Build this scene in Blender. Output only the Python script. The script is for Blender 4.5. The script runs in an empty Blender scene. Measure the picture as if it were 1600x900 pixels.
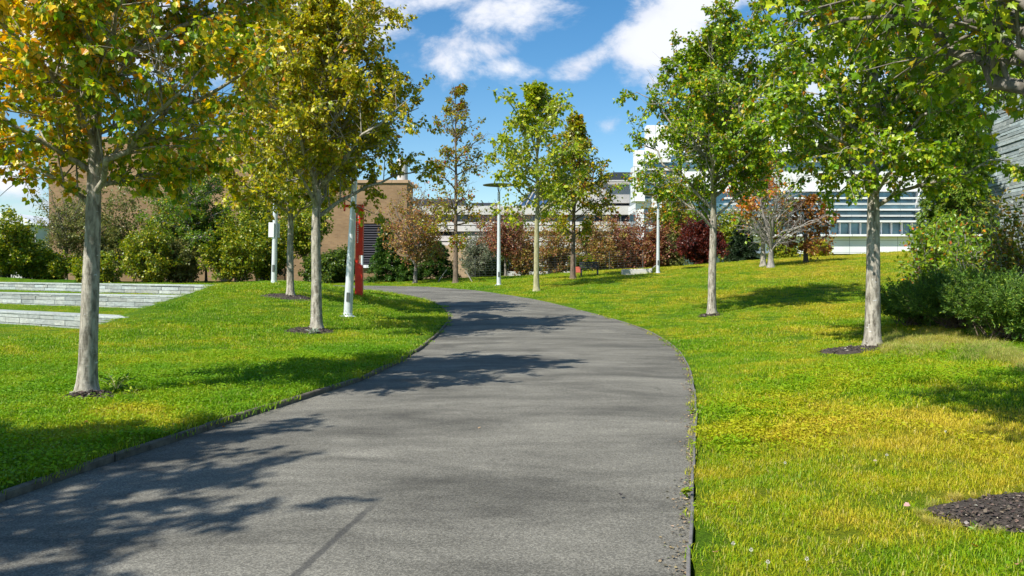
import bpy, math, random
import numpy as np
from mathutils import Vector
R_ = math.radians
C = bpy.context.scene.collection
SC = bpy.context.scene

# ------------------------------------------------------------------ camera
F = 1244.4                      # focal length in photo pixels (28 mm on 36 mm, 1600 px)
PITCH = R_(0.92)
EYE = 1.6
cam_d = bpy.data.cameras.new('camera'); cam_d.lens = 28.0; cam_d.sensor_width = 36.0
cam_d.clip_start = 0.05; cam_d.clip_end = 6000
cam = bpy.data.objects.new('camera', cam_d); C.objects.link(cam)
cam.location = (0, 0, EYE); cam.rotation_euler = (math.pi/2 - PITCH, 0, 0)
SC.camera = cam

# ------------------------------------------------------------------ light
SUN_EL = R_(47.0)
SH = Vector((0.70, 0.714, 0)).normalized()          # direction shadows fall
sd = bpy.data.lights.new('sun', 'SUN'); sd.energy = 5.0; sd.angle = R_(0.53); sd.color = (1.0, 0.955, 0.87)
sun = bpy.data.objects.new('sun', sd); C.objects.link(sun)
ldir = Vector((SH.x*math.cos(SUN_EL), SH.y*math.cos(SUN_EL), -math.sin(SUN_EL)))
sun.rotation_euler = ldir.to_track_quat('-Z', 'Y').to_euler()
sun.location = (-20, -20, 40)

SC.view_settings.view_transform = 'Standard'
SC.view_settings.look = 'None'
SC.view_settings.gamma = 1.0
SC.view_settings.use_curve_mapping = False
SC.view_settings.exposure = 0.52

class NT:
    """small helper for node trees"""
    def __init__(s, nt): s.nt = nt; s.n = nt.nodes; s.l = nt.links
    def new(s, typ, **kw):
        nd = s.n.new(typ)
        for k, v in kw.items(): setattr(nd, k, v)
        return nd
    def link(s, a, b): s.l.new(a, b)
    def set(s, sock, v):
        if hasattr(v, 'is_output'): s.l.new(v, sock)
        else: sock.default_value = v
    def math(s, op, a, b=None, c=None, clamp=False):
        nd = s.n.new('ShaderNodeMath'); nd.operation = op; nd.use_clamp = clamp
        s.set(nd.inputs[0], a)
        if b is not None: s.set(nd.inputs[1], b)
        if c is not None: s.set(nd.inputs[2], c)
        return nd.outputs[0]
    def noise(s, vec, scale, detail=4, rough=0.55, dist=0.0):
        nd = s.n.new('ShaderNodeTexNoise'); nd.inputs['Scale'].default_value = scale
        nd.inputs['Detail'].default_value = detail; nd.inputs['Roughness'].default_value = rough
        nd.inputs['Distortion'].default_value = dist
        if vec is not None: s.l.new(vec, nd.inputs['Vector'])
        return nd.outputs['Fac']
    def ramp(s, fac, stops):
        nd = s.n.new('ShaderNodeValToRGB'); cr = nd.color_ramp
        while len(cr.elements) < len(stops): cr.elements.new(0.5)
        for e, (p, c) in zip(cr.elements, stops):
            e.position = p; e.color = (c[0], c[1], c[2], 1) if hasattr(c, '__len__') else (c, c, c, 1)
        s.l.new(fac, nd.inputs[0]); return nd.outputs[0]
    def mix(s, f, a, b, mode='MIX'):
        nd = s.n.new('ShaderNodeMix'); nd.data_type = 'RGBA'; nd.blend_type = mode
        s.set(nd.inputs[0], f)
        for sock, v in ((nd.inputs[6], a), (nd.inputs[7], b)):
            if hasattr(v, 'is_output'): s.l.new(v, sock)
            else: sock.default_value = (v[0], v[1], v[2], 1)
        return nd.outputs[2]
    def map(s, v, a, b, c=0.0, d=1.0, smooth=True):
        nd = s.n.new('ShaderNodeMapRange'); nd.interpolation_type = 'SMOOTHSTEP' if smooth else 'LINEAR'
        s.set(nd.inputs[0], v)
        for i, q in enumerate((a, b, c, d)): nd.inputs[i+1].default_value = q
        return nd.outputs[0]

world = bpy.data.worlds.new('World'); SC.world = world; world.use_nodes = True
w = NT(world.node_tree); w.n.clear()
sky = w.new('ShaderNodeTexSky', sky_type='NISHITA', sun_disc=False)
sky.sun_elevation = SUN_EL; sky.sun_rotation = math.atan2(-SH.x, -SH.y) % (2*math.pi)
sky.altitude = 50; sky.air_density = 1.0; sky.dust_density = 0.35; sky.ozone_density = 1.6
hs = w.new('ShaderNodeHueSaturation'); hs.inputs['Saturation'].default_value = 1.36; hs.inputs['Hue'].default_value = 0.497
w.link(sky.outputs[0], hs.inputs['Color'])
tc = w.new('ShaderNodeTexCoord'); sp = w.new('ShaderNodeSeparateXYZ'); w.link(tc.outputs['Generated'], sp.inputs[0])
zc = w.math('ADD', w.math('MAXIMUM', sp.outputs[2], 0.0), 0.12)
cmb = w.new('ShaderNodeCombineXYZ')
w.link(w.math('DIVIDE', sp.outputs[0], zc), cmb.inputs[0]); w.link(w.math('DIVIDE', sp.outputs[1], zc), cmb.inputs[1])
yc = w.math('MAXIMUM', sp.outputs[1], 0.15)
gu = w.math('DIVIDE', sp.outputs[0], yc); gv = w.math('DIVIDE', sp.outputs[2], yc)
# cloud banks seen in the north: (u, v, half width, half height, tilt, weight)
blobs = [(-.27,.33,.15,.065,0,1.25), (-.50,.30,.26,.075,0,1.2), (-.155,.318,.042,.034,0,.95), (-.085,.345,.05,.03,0,.75),
         (-.06,.280,.062,.045,.2,1.0), (-.02,.258,.055,.022,-.15,.9), (.0,.325,.09,.034,0,1.0),(.06,.335,.05,.022,0,.9),
         (.185,.300,.085,.040,.50,1.35), (.10,.268,.048,.022,.35,1.1), (.25,.350,.12,.045,.3,1.4), (.185,.252,.035,.028,0,.85),
         (.42,.30,.24,.10,0,1.1), (-.635,.118,.05,.028,0,1.1), (-.60,.085,.07,.012,0,.7), (.12,.185,.03,.02,0,.62), (.52,.14,.15,.04,0,.8)]
acc = None
for (bu, bv, ru, rv, tl, wt) in blobs:
    du = w.math('SUBTRACT', gu, bu); dv = w.math('SUBTRACT', gv, bv)
    a = w.math('ADD', w.math('MULTIPLY', du, math.cos(tl)/ru), w.math('MULTIPLY', dv, math.sin(tl)/ru))
    b = w.math('ADD', w.math('MULTIPLY', du, -math.sin(tl)/rv), w.math('MULTIPLY', dv, math.cos(tl)/rv))
    d2 = w.math('ADD', w.math('MULTIPLY', a, a), w.math('MULTIPLY', b, b))
    g = w.math('MULTIPLY', w.math('EXPONENT', w.math('MULTIPLY', d2, -0.8)), wt)
    acc = g if acc is None else w.math('MAXIMUM', acc, g)
gvec = w.new('ShaderNodeCombineXYZ'); w.link(gu, gvec.inputs[0]); w.link(w.math('MULTIPLY', gv, 1.5), gvec.inputs[1])
n1 = w.noise(gvec.outputs[0], 7.5, 9, 0.62, 0.25)
n2 = w.noise(gvec.outputs[0], 22.0, 6, 0.6)
dens = w.math('ADD', w.math('MULTIPLY', w.math('SUBTRACT', n1, 0.5), 2.9), w.math('MULTIPLY', w.math('SUBTRACT', n2, 0.5), 0.5))
dens = w.math('ADD', dens, acc)
front = w.map(dens, 0.45, 1.15)
nb = w.noise(cmb.outputs[0], 1.3, 8, 0.6, 0.3)
back = w.map(nb, 0.52, 0.72)
fr = w.map(sp.outputs[1], 0.1, 0.3)
cov = w.math('ADD', w.math('MULTIPLY', front, fr), w.math('MULTIPLY', back, w.math('SUBTRACT', 1.0, fr)))
cov = w.math('MULTIPLY', cov, 0.93)
shade = w.noise(gvec.outputs[0], 5.0, 5, 0.5)
shd = w.map(w.math('ADD', shade, w.math('MULTIPLY', dens, 0.18)), 0.40, 0.78)
ccol = w.mix(shd, (4.4, 4.8, 5.9), (6.9, 7.0, 7.4))
mixc = w.mix(cov, hs.outputs[0], ccol)
bg = w.new('ShaderNodeBackground'); bg.inputs['Strength'].default_value = 0.105
w.link(mixc, bg.inputs['Color']); wo = w.new('ShaderNodeOutputWorld'); w.link(bg.outputs[0], wo.inputs[0])

# ------------------------------------------------------------------ terrain
def smooth(t):
    t = np.clip(t, 0, 1); return t*t*(3-2*t)
def zb(Y): return 0.9*smooth((np.asarray(Y, float)-20)/25)
def ray(px, py):
    u = (px-800)/F; v = (450-py)/F
    return Vector((u, math.cos(PITCH)+v*math.sin(PITCH), -math.sin(PITCH)+v*math.cos(PITCH)))
def at(px, py, Y):
    """world point seen at photo pixel at distance Y"""
    d = ray(px, py); t = Y/d.y
    return Vector((d.x*t, Y, EYE+d.z*t))
def hit(px, py, zf, y0=2.0, y1=140.0):
    d = ray(px, py)
    Y = np.geomspace(y0, y1, 4000); t = Y/d.y
    x = d.x*t; z = EYE+d.z*t
    g = zf(x, Y)
    k = np.argmax(z <= g)
    if not (z <= g).any(): k = len(Y)-1
    return Vector((float(x[k]), float(Y[k]), float(g[k])))
zpath = lambda x, Y: zb(Y)
Lpx = [(0,790),(110,746),(200,715),(270,692),(340,668),(410,645),(500,616),(565,595),(625,566),(665,540),(692,516),(703,497),(697,485),(680,474),(650,465),(600,457.5),(555,454)]
Rpx = [(1076,900),(1080,800),(1084,700),(1086,640),(1083,605),(1076,575),(1058,547),(1030,527),(1000,513),(960,500),(900,484),(840,470),(790,461.5),(740,454.5),(690,450.5),(645,448.2)]
Lw = [hit(a, b, zpath)[:2] for a, b in Lpx]
Rw = [hit(a, b, zpath)[:2] for a, b in Rpx]
Lw = [(-3.3,-9),(-3.75,-3),(-3.9,1.5),(-3.8,4.0)] + [tuple(p) for p in Lw[1:]] + [(-13,Lw[-1][1]+2.0),(-27,Lw[-1][1]+4.0)]
Rw = [(0.1,-9),(0.3,-2),(0.62,2.5)] + [tuple(p) for p in Rw] + [(-14,53.5),(-27,55)]
def catmull(P, n=8):
    P = np.array(P, float); out = []
    for i in range(len(P)-1):
        p0 = P[max(i-1,0)]; p1 = P[i]; p2 = P[i+1]; p3 = P[min(i+2,len(P)-1)]
        for k in range(n):
            t = k/n
            out.append(0.5*((2*p1)+(-p0+p2)*t+(2*p0-5*p1+4*p2-p3)*t*t+(-p0+3*p1-3*p2+p3)*t**3))
    out.append(P[-1]); return np.array(out)
Lc = catmull(Lw, 6); Rc = catmull(Rw, 6)
def poly_dist(P, x, y):
    """distance of points to polyline P"""
    best = np.full(x.shape, 1e9)
    for a, b in zip(P[:-1], P[1:]):
        ab = b-a; L2 = max(ab@ab, 1e-9)
        t = np.clip(((x-a[0])*ab[0]+(y-a[1])*ab[1])/L2, 0, 1)
        d = (x-a[0]-t*ab[0])**2+(y-a[1]-t*ab[1])**2
        best = np.minimum(best, d)
    return np.sqrt(best)
POLY = np.vstack([Lc, Rc[::-1]])
def inside(x, y):
    r = np.zeros(x.shape, bool)
    P = POLY; Q = np.roll(P, -1, axis=0)
    for (x1, y1), (x2, y2) in zip(P, Q):
        if y1 == y2: continue
        c = ((y1 > y) != (y2 > y)) & (x < (x2-x1)*(y-y1)/(y2-y1)+x1)
        r ^= c
    return r
def terr_line(a, b):      # wall top line through two world points
    return lambda x: a[1]+(b[1]-a[1])*(x-a[0])/(b[0]-a[0])
TW = []
for (pa, pb, top, h) in (((0,486),(185,495),.45,.45), ((0,457),(318,463),.87,.42), ((0,441),(365,446),1.22,.36)):
    A = hit(pa[0], pa[1], lambda x, y, t=top: x*0+t); B = hit(pb[0], pb[1], lambda x, y, t=top: x*0+t)
    TW.append((A, B, top, h))
TL = [terr_line(A, B) for A, B, t, h in TW]
def ground(x, Y, detail=True):
    x = np.asarray(x, float); Y = np.asarray(Y, float)
    sh = x.shape; x = x.ravel(); Y = Y.ravel()
    dl = poly_dist(Lc, x, Y); dr = poly_dist(Rc, x, Y); ins = inside(x, Y)
    base = zb(Y)
    und = 0.035*np.sin(x*0.55+1.3)*np.cos(Y*0.41)+0.02*np.sin(x*1.7+Y*1.1)
    # right hill
    hill = 0.076*dr*smooth(dr/1.5)
    zr = base+0.012+hill+und*smooth((dr-0.6)/3)
    zr = zr+(1.0-zr)*smooth((Y-51)/17)
    zr = np.minimum(zr, 3.3)
    # left lawn
    ramp = 1.22*smooth((Y-16)/15)
    A = smooth((dl-0.3)/5.5)
    zl = base+0.06+A*np.maximum(0, ramp-base)+und*smooth((dl-0.6)/3)
    lev = np.zeros_like(x); 
    for (a, b, top, h), f in zip(TW, TL): lev = np.where(Y > f(x)+.36, top-0.06, lev)
    B = smooth((-10.7-x)/0.9)
    zl = np.where(Y > 15, zl+(np.where(lev > 0, lev, np.minimum(zl, .05))-zl)*B, zl)
    zl = np.where(dl < .07, base-.05, zl); zr = np.where(dr < .03, base-.05, zr)
    z = np.where(dr < dl, zr, zl)
    z = np.where(ins, base-0.05, z)
    return z.reshape(sh)
def g1(x, Y): return float(ground(np.array([x]), np.array([Y]))[0])
def gp(px, py, y0=2.0, y1=75.0):
    """ground point seen at photo pixel"""
    return hit(px, py, ground, y0, y1)

# ------------------------------------------------------------------ mesh helpers
def np_mesh(name, V, faces, mat=None, parent=None, loc=None, smooth_sh=False, col=None, mats=None, fmat=None):
    """faces: list of int arrays (m,k)"""
    me = bpy.data.meshes.new(name)
    V = np.asarray(V, np.float32); faces = [np.asarray(f, np.int32) for f in faces if len(f)]
    me.vertices.add(len(V)); me.vertices.foreach_set('co', V.ravel())
    nl = sum(f.size for f in faces); nf = sum(len(f) for f in faces)
    me.loops.add(nl); me.polygons.add(nf)
    me.loops.foreach_set('vertex_index', np.concatenate([f.ravel() for f in faces]))
    tot = np.concatenate([np.full(len(f), f.shape[1], np.int32) for f in faces])
    st = np.zeros(nf, np.int32); st[1:] = np.cumsum(tot)[:-1]
    me.polygons.foreach_set('loop_start', st); me.polygons.foreach_set('loop_total', tot)
    me.polygons.foreach_set('use_smooth', np.full(nf, bool(smooth_sh)))
    if col is not None:
        at_ = me.color_attributes.new('tint', 'FLOAT_COLOR', 'POINT')
        c4 = np.ones((len(V), 4), np.float32); c4[:, :3] = col; at_.data.foreach_set('color', c4.ravel())
    me.update(calc_edges=True); me.validate()
    ms = mats if mats else ([mat] if mat else [])
    for m in ms: me.materials.append(m)
    if fmat is not None: me.polygons.foreach_set('material_index', np.asarray(fmat, np.int32))
    o = bpy.data.objects.new(name, me); C.objects.link(o)
    if parent: o.parent = parent
    if loc is not None: o.location = loc
    return o
def thing(name, label, cat, loc, rz=0, group=None):
    o = bpy.data.objects.new(name, None); C.objects.link(o); o.empty_display_size = 0.3
    o.location = loc; o.rotation_euler = (0, 0, rz)
    o['label'] = label; o['category'] = cat; o['kind'] = 'thing'
    if group: o['group'] = group
    return o
def tag(o, label=None, cat=None, kind='thing', group=None):
    o['kind'] = kind
    if label: o['label'] = label
    if cat: o['category'] = cat
    if group: o['group'] = group
    return o
class MB:
    """collects boxes, tubes and prisms into one mesh"""
    def __init__(s): s.V = []; s.Q = []; s.T = []; s.n = 0; s.c = []
    def add(s, V, Q=(), T=(), col=None):
        V = np.asarray(V, float)
        if len(Q): s.Q.append(np.asarray(Q, int)+s.n)
        if len(T): s.T.append(np.asarray(T, int)+s.n)
        s.V.append(V); s.n += len(V)
        s.c.append(np.tile(np.array(col if col is not None else (1, 1, 1), float), (len(V), 1)))
    def box(s, x0, x1, y0, y1, z0, z1, M=None, col=None, bev=0.0):
        if bev > 0:
            b = bev
            V = []
            for sx, X in ((1, x0), (-1, x1)):
                for sy, Y in ((1, y0), (-1, y1)):
                    for sz, Z in ((1, z0), (-1, z1)):
                        V += [(X+sx*b, Y+sy*b, Z), (X+sx*b, Y, Z+sz*b), (X, Y+sy*b, Z+sz*b)]
            import itertools
            def idx(i, j, k, a): return (i*4+j*2+k)*3+a
            Q = []; T = []
            for k in (0, 1): q = [idx(0,0,k,0), idx(1,0,k,0), idx(1,1,k,0), idx(0,1,k,0)]; Q.append(q if k else q[::-1])
            for j in (0, 1): q = [idx(0,j,0,1), idx(1,j,0,1), idx(1,j,1,1), idx(0,j,1,1)]; Q.append(q if not j else q[::-1])
            for i in (0, 1): q = [idx(i,0,0,2), idx(i,1,0,2), idx(i,1,1,2), idx(i,0,1,2)]; Q.append(q if i else q[::-1])
            for j in (0, 1):
                for k in (0, 1): Q.append([idx(0,j,k,0), idx(1,j,k,0), idx(1,j,k,1), idx(0,j,k,1)])
            for i in (0, 1):
                for k in (0, 1): Q.append([idx(i,0,k,0), idx(i,1,k,0), idx(i,1,k,2), idx(i,0,k,2)])
            for i in (0, 1):
                for j in (0, 1): Q.append([idx(i,j,0,1), idx(i,j,1,1), idx(i,j,1,2), idx(i,j,0,2)])
            for i in (0, 1):
                for j in (0, 1):
                    for k in (0, 1): T.append([idx(i,j,k,0), idx(i,j,k,1), idx(i,j,k,2)])
            V = np.array(V)
        else:
            V = np.array([(x, y, z) for x in (x0, x1) for y in (y0, y1) for z in (z0, z1)], float)
            Q = [(0,1,3,2), (4,6,7,5), (0,4,5,1), (2,3,7,6), (0,2,6,4), (1,5,7,3)]; T = ()
        if M is not None: V = M(V)
        s.add(V, Q, T, col)
    def tube(s, pts, rad, n=10, cap=True, col=None):
        V, Q, T = tube_arr(np.array([pts], float), np.array([rad], float), n)
        s.add(V, Q, (), col)
        if cap:
            m = len(pts)
            for base, rev in ((0, True), ((m-1)*n, False)):
                c = V[base:base+n].mean(0); i0 = s.n
                ring = V[base:base+n]
                s.add(np.vstack([ring, c]), (), [((k+1) % n, k, n) if rev else (k, (k+1) % n, n) for k in range(n)], col)
    def lathe(s, prof, n=24, loc=(0, 0, 0), col=None):
        a = np.linspace(0, 2*np.pi, n, endpoint=False); m = len(prof)
        V = np.array([(r*math.cos(t)+loc[0], r*math.sin(t)+loc[1], z+loc[2]) for r, z in prof for t in a])
        Q = [(i*n+k, i*n+(k+1) % n, (i+1)*n+(k+1) % n, (i+1)*n+k) for i in range(m-1) for k in range(n)]
        s.add(V, Q, (), col)
    def prism(s, poly, y0, y1, M=None, col=None):
        """polygon in x,z extruded y0..y1"""
        n = len(poly)
        V = np.array([(p[0], y0, p[1]) for p in poly]+[(p[0], y1, p[1]) for p in poly], float)
        if M is not None: V = M(V)
        c0 = V[:n].mean(0); c1 = V[n:].mean(0)
        V = np.vstack([V, c0, c1])
        Q = [(k, (k+1) % n, n+(k+1) % n, n+k) for k in range(n)]
        T = [(k, 2*n, (k+1) % n) for k in range(n)]+[(n+k, n+(k+1) % n, 2*n+1) for k in range(n)]
        s.add(V, Q, T, col)
    def build(s, name, mat, parent=None, loc=None, smooth_sh=False, usecol=False):
        F_ = []
        if s.Q: F_.append(np.vstack(s.Q))
        if s.T: F_.append(np.vstack(s.T))
        return np_mesh(name, np.vstack(s.V), F_, mat, parent, loc, smooth_sh, np.vstack(s.c) if usecol else None)
def tube_arr(P, Rd, n):
    """P (N,m,3) polylines, Rd (N,m) radii -> verts, quads"""
    N, m, _ = P.shape
    T = np.gradient(P, axis=1); T /= np.linalg.norm(T, axis=2, keepdims=True)+1e-9
    ref = np.where(np.abs(T[..., 2:3]) > 0.9, np.array([1., 0, 0]), np.array([0, 0, 1.]))
    ref = np.broadcast_to(ref[:, :1], T.shape)
    A = np.cross(T, ref); A /= np.linalg.norm(A, axis=2, keepdims=True)+1e-9
    B = np.cross(T, A)
    th = np.linspace(0, 2*np.pi, n, endpoint=False)
    V = P[:, :, None, :]+Rd[:, :, None, None]*(np.cos(th)[None, None, :, None]*A[:, :, None, :]+np.sin(th)[None, None, :, None]*B[:, :, None, :])
    V = V.reshape(-1, 3)
    i = np.arange(N)[:, None, None]*m*n; j = np.arange(m-1)[None, :, None]*n; k = np.arange(n)[None, None, :]
    k2 = (k+1) % n
    Q = np.stack([i+j+k, i+j+n+k, i+j+n+k2, i+j+k2], -1).reshape(-1, 4)
    return V, Q, None

# ------------------------------------------------------------------ materials
def mat(name, base=(.5, .5, .5), rough=0.7, metal=0.0, spec=0.4):
    m = bpy.data.materials.new(name); m.use_nodes = True
    t = NT(m.node_tree); b = t.n['Principled BSDF']
    b.inputs['Base Color'].default_value = (*base, 1); b.inputs['Roughness'].default_value = rough
    b.inputs['Metallic'].default_value = metal; b.inputs['Specular IOR Level'].default_value = spec
    return m, t, b
def bump(t, b, h, s=0.3, d=0.02):
    nd = t.new('ShaderNodeBump'); nd.inputs['Strength'].default_value = s; nd.inputs['Distance'].default_value = d
    t.link(h, nd.inputs['Height']); t.link(nd.outputs[0], b.inputs['Normal'])
def simple(name, base, rough=0.6, var=0.15, scale=3.0, metal=0.0, spec=0.4, bmp=0.1):
    m, t, b = mat(name, base, rough, metal, spec)
    co = t.new('ShaderNodeTexCoord').outputs['Object']
    n = t.noise(co, scale, 6, 0.6)
    lo = [c*(1-var) for c in base]; hi = [min(1, c*(1+var)) for c in base]
    t.link(t.ramp(n, [(0.3, lo), (0.7, hi)]), b.inputs['Base Color'])
    if bmp: bump(t, b, t.noise(co, scale*8, 4), bmp, 0.01)
    return m

def leaf_mat(name, transl=0.40, rough=0.38, sat=1.0):
    m = bpy.data.materials.new(name); m.use_nodes = True; t = NT(m.node_tree); b = t.n['Principled BSDF']
    vc = t.new('ShaderNodeVertexColor', layer_name='tint')
    b.inputs['Roughness'].default_value = rough; b.inputs['Specular IOR Level'].default_value = 0.5
    t.link(vc.outputs[0], b.inputs['Base Color'])
    tr = t.new('ShaderNodeBsdfTranslucent')
    hsn = t.new('ShaderNodeHueSaturation'); hsn.inputs['Value'].default_value = 1.15; hsn.inputs['Saturation'].default_value = 1.1
    t.link(vc.outputs[0], hsn.inputs['Color']); t.link(hsn.outputs[0], tr.inputs[0])
    mx = t.new('ShaderNodeMixShader'); mx.inputs[0].default_value = transl
    t.link(b.outputs[0], mx.inputs[1]); t.link(tr.outputs[0], mx.inputs[2])
    t.link(mx.outputs[0], t.n['Material Output'].inputs[0])
    return m
M_LEAF = leaf_mat('leaf')
M_NEEDLE = leaf_mat('needle', 0.2, 0.55)

def bark_mat(name, dark, light, fleck=0.25):
    m, t, b = mat(name, light, 0.85, spec=0.2)
    co = t.new('ShaderNodeTexCoord').outputs['Object']
    mp = t.new('ShaderNodeMapping'); mp.inputs['Scale'].default_value = (6, 6, 1.6); t.link(co, mp.inputs[0])
    n = t.noise(mp.outputs[0], 3.0, 8, 0.65, 0.4)
    mp2 = t.new('ShaderNodeMapping'); mp2.inputs['Scale'].default_value = (5, 5, 14); t.link(co, mp2.inputs[0])
    n2 = t.noise(mp2.outputs[0], 2.2, 3, 0.5)
    c = t.ramp(n, [(0.36, dark), (0.60, light)])
    fl = t.map(n2, 0.66, 0.72)
    hi = [min(0.62, x*1.8+.06) for x in light]
    c = t.mix(t.math('MULTIPLY', fl, fleck), c, hi)
    big = t.noise(co, 1.1, 3, 0.5)
    mossy = [light[0]*0.55, light[1]*0.6, light[2]*0.45]
    c = t.mix(t.math('MULTIPLY', t.map(big, 0.5, 0.68), 0.45), c, mossy)
    t.link(c, b.inputs['Base Color'])
    bump(t, b, t.math('ADD', n, t.math('MULTIPLY', n2, .5)), 0.55, 0.02)
    return m
M_BARK = bark_mat('maple_bark', (.12, .105, .08), (.46, .42, .345), 0.95)
M_BARK_Y = bark_mat('pale_yellow_bark', (.26, .24, .13), (.44, .41, .235), 0.4)
M_BARK_D = bark_mat('dark_bark', (.05, .042, .035), (.13, .11, .09), 0.2)
M_BARK_W = bark_mat('weathered_pale_bark', (.20, .18, .16), (.39, .36, .325), 0.4)
M_BARK_G = bark_mat('grey_bark', (.10, .088, .072), (.25, .225, .19), 0.3)
M_BARK_B = bark_mat('brown_bark', (.09, .065, .045), (.20, .15, .11), 0.2)

# lawn ground
m_lawn, t, b = mat('lawn', (.1, .2, .02), 0.9, spec=0.15)
pos = t.new('ShaderNodeNewGeometry').outputs['Position']
def lawn_colour(t, pos):
    """macro patches of yellow and green over the lawn, shared by turf and blades"""
    spx = t.new('ShaderNodeSeparateXYZ'); t.link(pos, spx.inputs[0])
    a = t.noise(pos, 0.42, 5, 0.6, 0.6); c = t.noise(pos, 1.6, 4, 0.6, 0.3); d = t.noise(pos, 0.14, 2, 0.5)
    v = t.math('ADD', t.math('MULTIPLY', a, 0.6), t.math('MULTIPLY', c, 0.4))
    # the right-hand side near the path is drier, the terrace side lusher
    dry = t.map(spx.outputs[0], -3.0, 2.5, -0.022, 0.03)
    near = t.map(spx.outputs[1], 5.0, 13.0, 0.055, 0.0)
    nr = t.math('MULTIPLY', near, t.map(spx.outputs[0], 0.0, 1.0))
    far = t.map(spx.outputs[1], 30.0, 46.0, 0.0, 0.07)
    fr = t.math('MULTIPLY', far, t.map(spx.outputs[0], 4.0, 9.0))
    e = t.noise(pos, 6.5, 4, 0.65)
    v = t.math('ADD', v, t.math('MULTIPLY', t.math('SUBTRACT', e, 0.5), 0.16))
    v = t.math('ADD', t.math('ADD', t.math('ADD', v, dry), nr), fr)
    v = t.math('ADD', v, t.math('MULTIPLY', t.math('SUBTRACT', d, 0.5), 0.25))
    return v
v = lawn_colour(t, pos)
col = t.ramp(v, [(0.34, (.055, .16, .003)), (0.50, (.12, .23, .004)), (0.60, (.22, .27, .007)), (0.70, (.34, .29, .02))])
fine = t.noise(pos, 60, 3, 0.7)
col = t.mix(t.map(fine, 0.3, 0.7), t.mix(1.0, col, (.42, .42, .42), 'MULTIPLY'), col)
t.link(col, b.inputs['Base Color']); bump(t, b, t.noise(pos, 45, 5, 0.7), 0.9, 0.05)

m_blade = bpy.data.materials.new('grass_blade'); m_blade.use_nodes = True; t = NT(m_blade.node_tree); b = t.n['Principled BSDF']
pos = t.new('ShaderNodeNewGeometry').outputs['Position']
v = lawn_colour(t, pos)
vc = t.new('ShaderNodeVertexColor', layer_name='tint')
spc = t.new('ShaderNodeSeparateColor'); t.link(vc.outputs[0], spc.inputs[0])
v = t.math('ADD', v, t.math('MULTIPLY', t.math('SUBTRACT', spc.outputs[0], 0.5), 0.16))
col = t.ramp(v, [(0.34, (.14, .32, .003)), (0.48, (.26, .42, .005)), (0.58, (.44, .46, .008)), (0.70, (.66, .52, .04))])
th = t.map(t.noise(pos, 3.1, 5, 0.7, 0.5), 0.56, 0.72)
col = t.mix(t.math('MULTIPLY', th, 0.24), col, (.36, .30, .09))
col = t.mix(t.math('MULTIPLY', spc.outputs[1], 0.75), col, (.60, .48, .20))
b.inputs['Roughness'].default_value = 0.5; b.inputs['Specular IOR Level'].default_value = 0.3
t.link(col, b.inputs['Base Color'])
tr = t.new('ShaderNodeBsdfTranslucent'); t.link(col, tr.inputs[0]); mx = t.new('ShaderNodeMixShader'); mx.inputs[0].default_value = 0.4
t.link(b.outputs[0], mx.inputs[1]); t.link(tr.outputs[0], mx.inputs[2]); t.link(mx.outputs[0], t.n['Material Output'].inputs[0])

# asphalt
m_asph, t, b = mat('asphalt', (.12, .12, .115), 0.88, spec=0.3)
pos = t.new('ShaderNodeNewGeometry').outputs['Position']
ag = t.new('ShaderNodeTexVoronoi'); ag.inputs['Scale'].default_value = 115; t.link(pos, ag.inputs['Vector'])
agc = t.new('ShaderNodeSeparateColor'); t.link(ag.outputs['Color'], agc.inputs[0])
f1 = t.noise(pos, 190, 3, 0.7)
mp = t.new('ShaderNodeMapping'); mp.inputs['Scale'].default_value = (0.55, 1.3, 1); t.link(pos, mp.inputs[0])
big = t.noise(mp.outputs[0], 0.75, 7, 0.62, 0.7)
mid = t.noise(mp.outputs[0], 3.2, 5, 0.6, 0.4)
base = t.ramp(big, [(0.30, (.076, .072, .060)), (0.45, (.130, .123, .102)), (0.66, (.200, .189, .156))])
base = t.mix(0.35, base, t.mix(1.0, base, t.ramp(mid, [(0.35, .62), (0.65, 1.25)]), 'MULTIPLY'))
spk = t.ramp(t.math('ADD', t.math('MULTIPLY', agc.outputs[0], .6), t.math('MULTIPLY', f1, .4)), [(0.12, .55), (0.5, 1.0), (0.84, 1.7)])
col = t.mix(1.0, base, spk, 'MULTIPLY')
ck = t.new('ShaderNodeTexVoronoi', feature='DISTANCE_TO_EDGE'); ck.inputs['Scale'].default_value = 0.33
wv_ = t.new('ShaderNodeVectorMath', operation='ADD'); wn_ = t.new('ShaderNodeTexNoise'); wn_.inputs['Scale'].default_value = 1.6; wn_.inputs['Detail'].default_value = 8; t.link(pos, wn_.inputs['Vector'])
t.link(pos, wv_.inputs[0]); t.link(wn_.outputs['Color'], wv_.inputs[1]); t.link(wv_.outputs[0], ck.inputs['Vector'])
ckm = t.math('MULTIPLY', t.map(ck.outputs['Distance'], 0.0, 0.006, 1, 0), t.map(t.noise(pos, 0.5, 2), 0.5, 0.6))
col = t.mix(t.math('MULTIPLY', ckm, .45), col, (.04, .038, .034))
st_ = t.map(t.noise(pos, 2.6, 3, .5), 0.72, 0.76)
col = t.mix(t.math('MULTIPLY', st_, .5), col, (.05, .048, .042))
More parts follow.
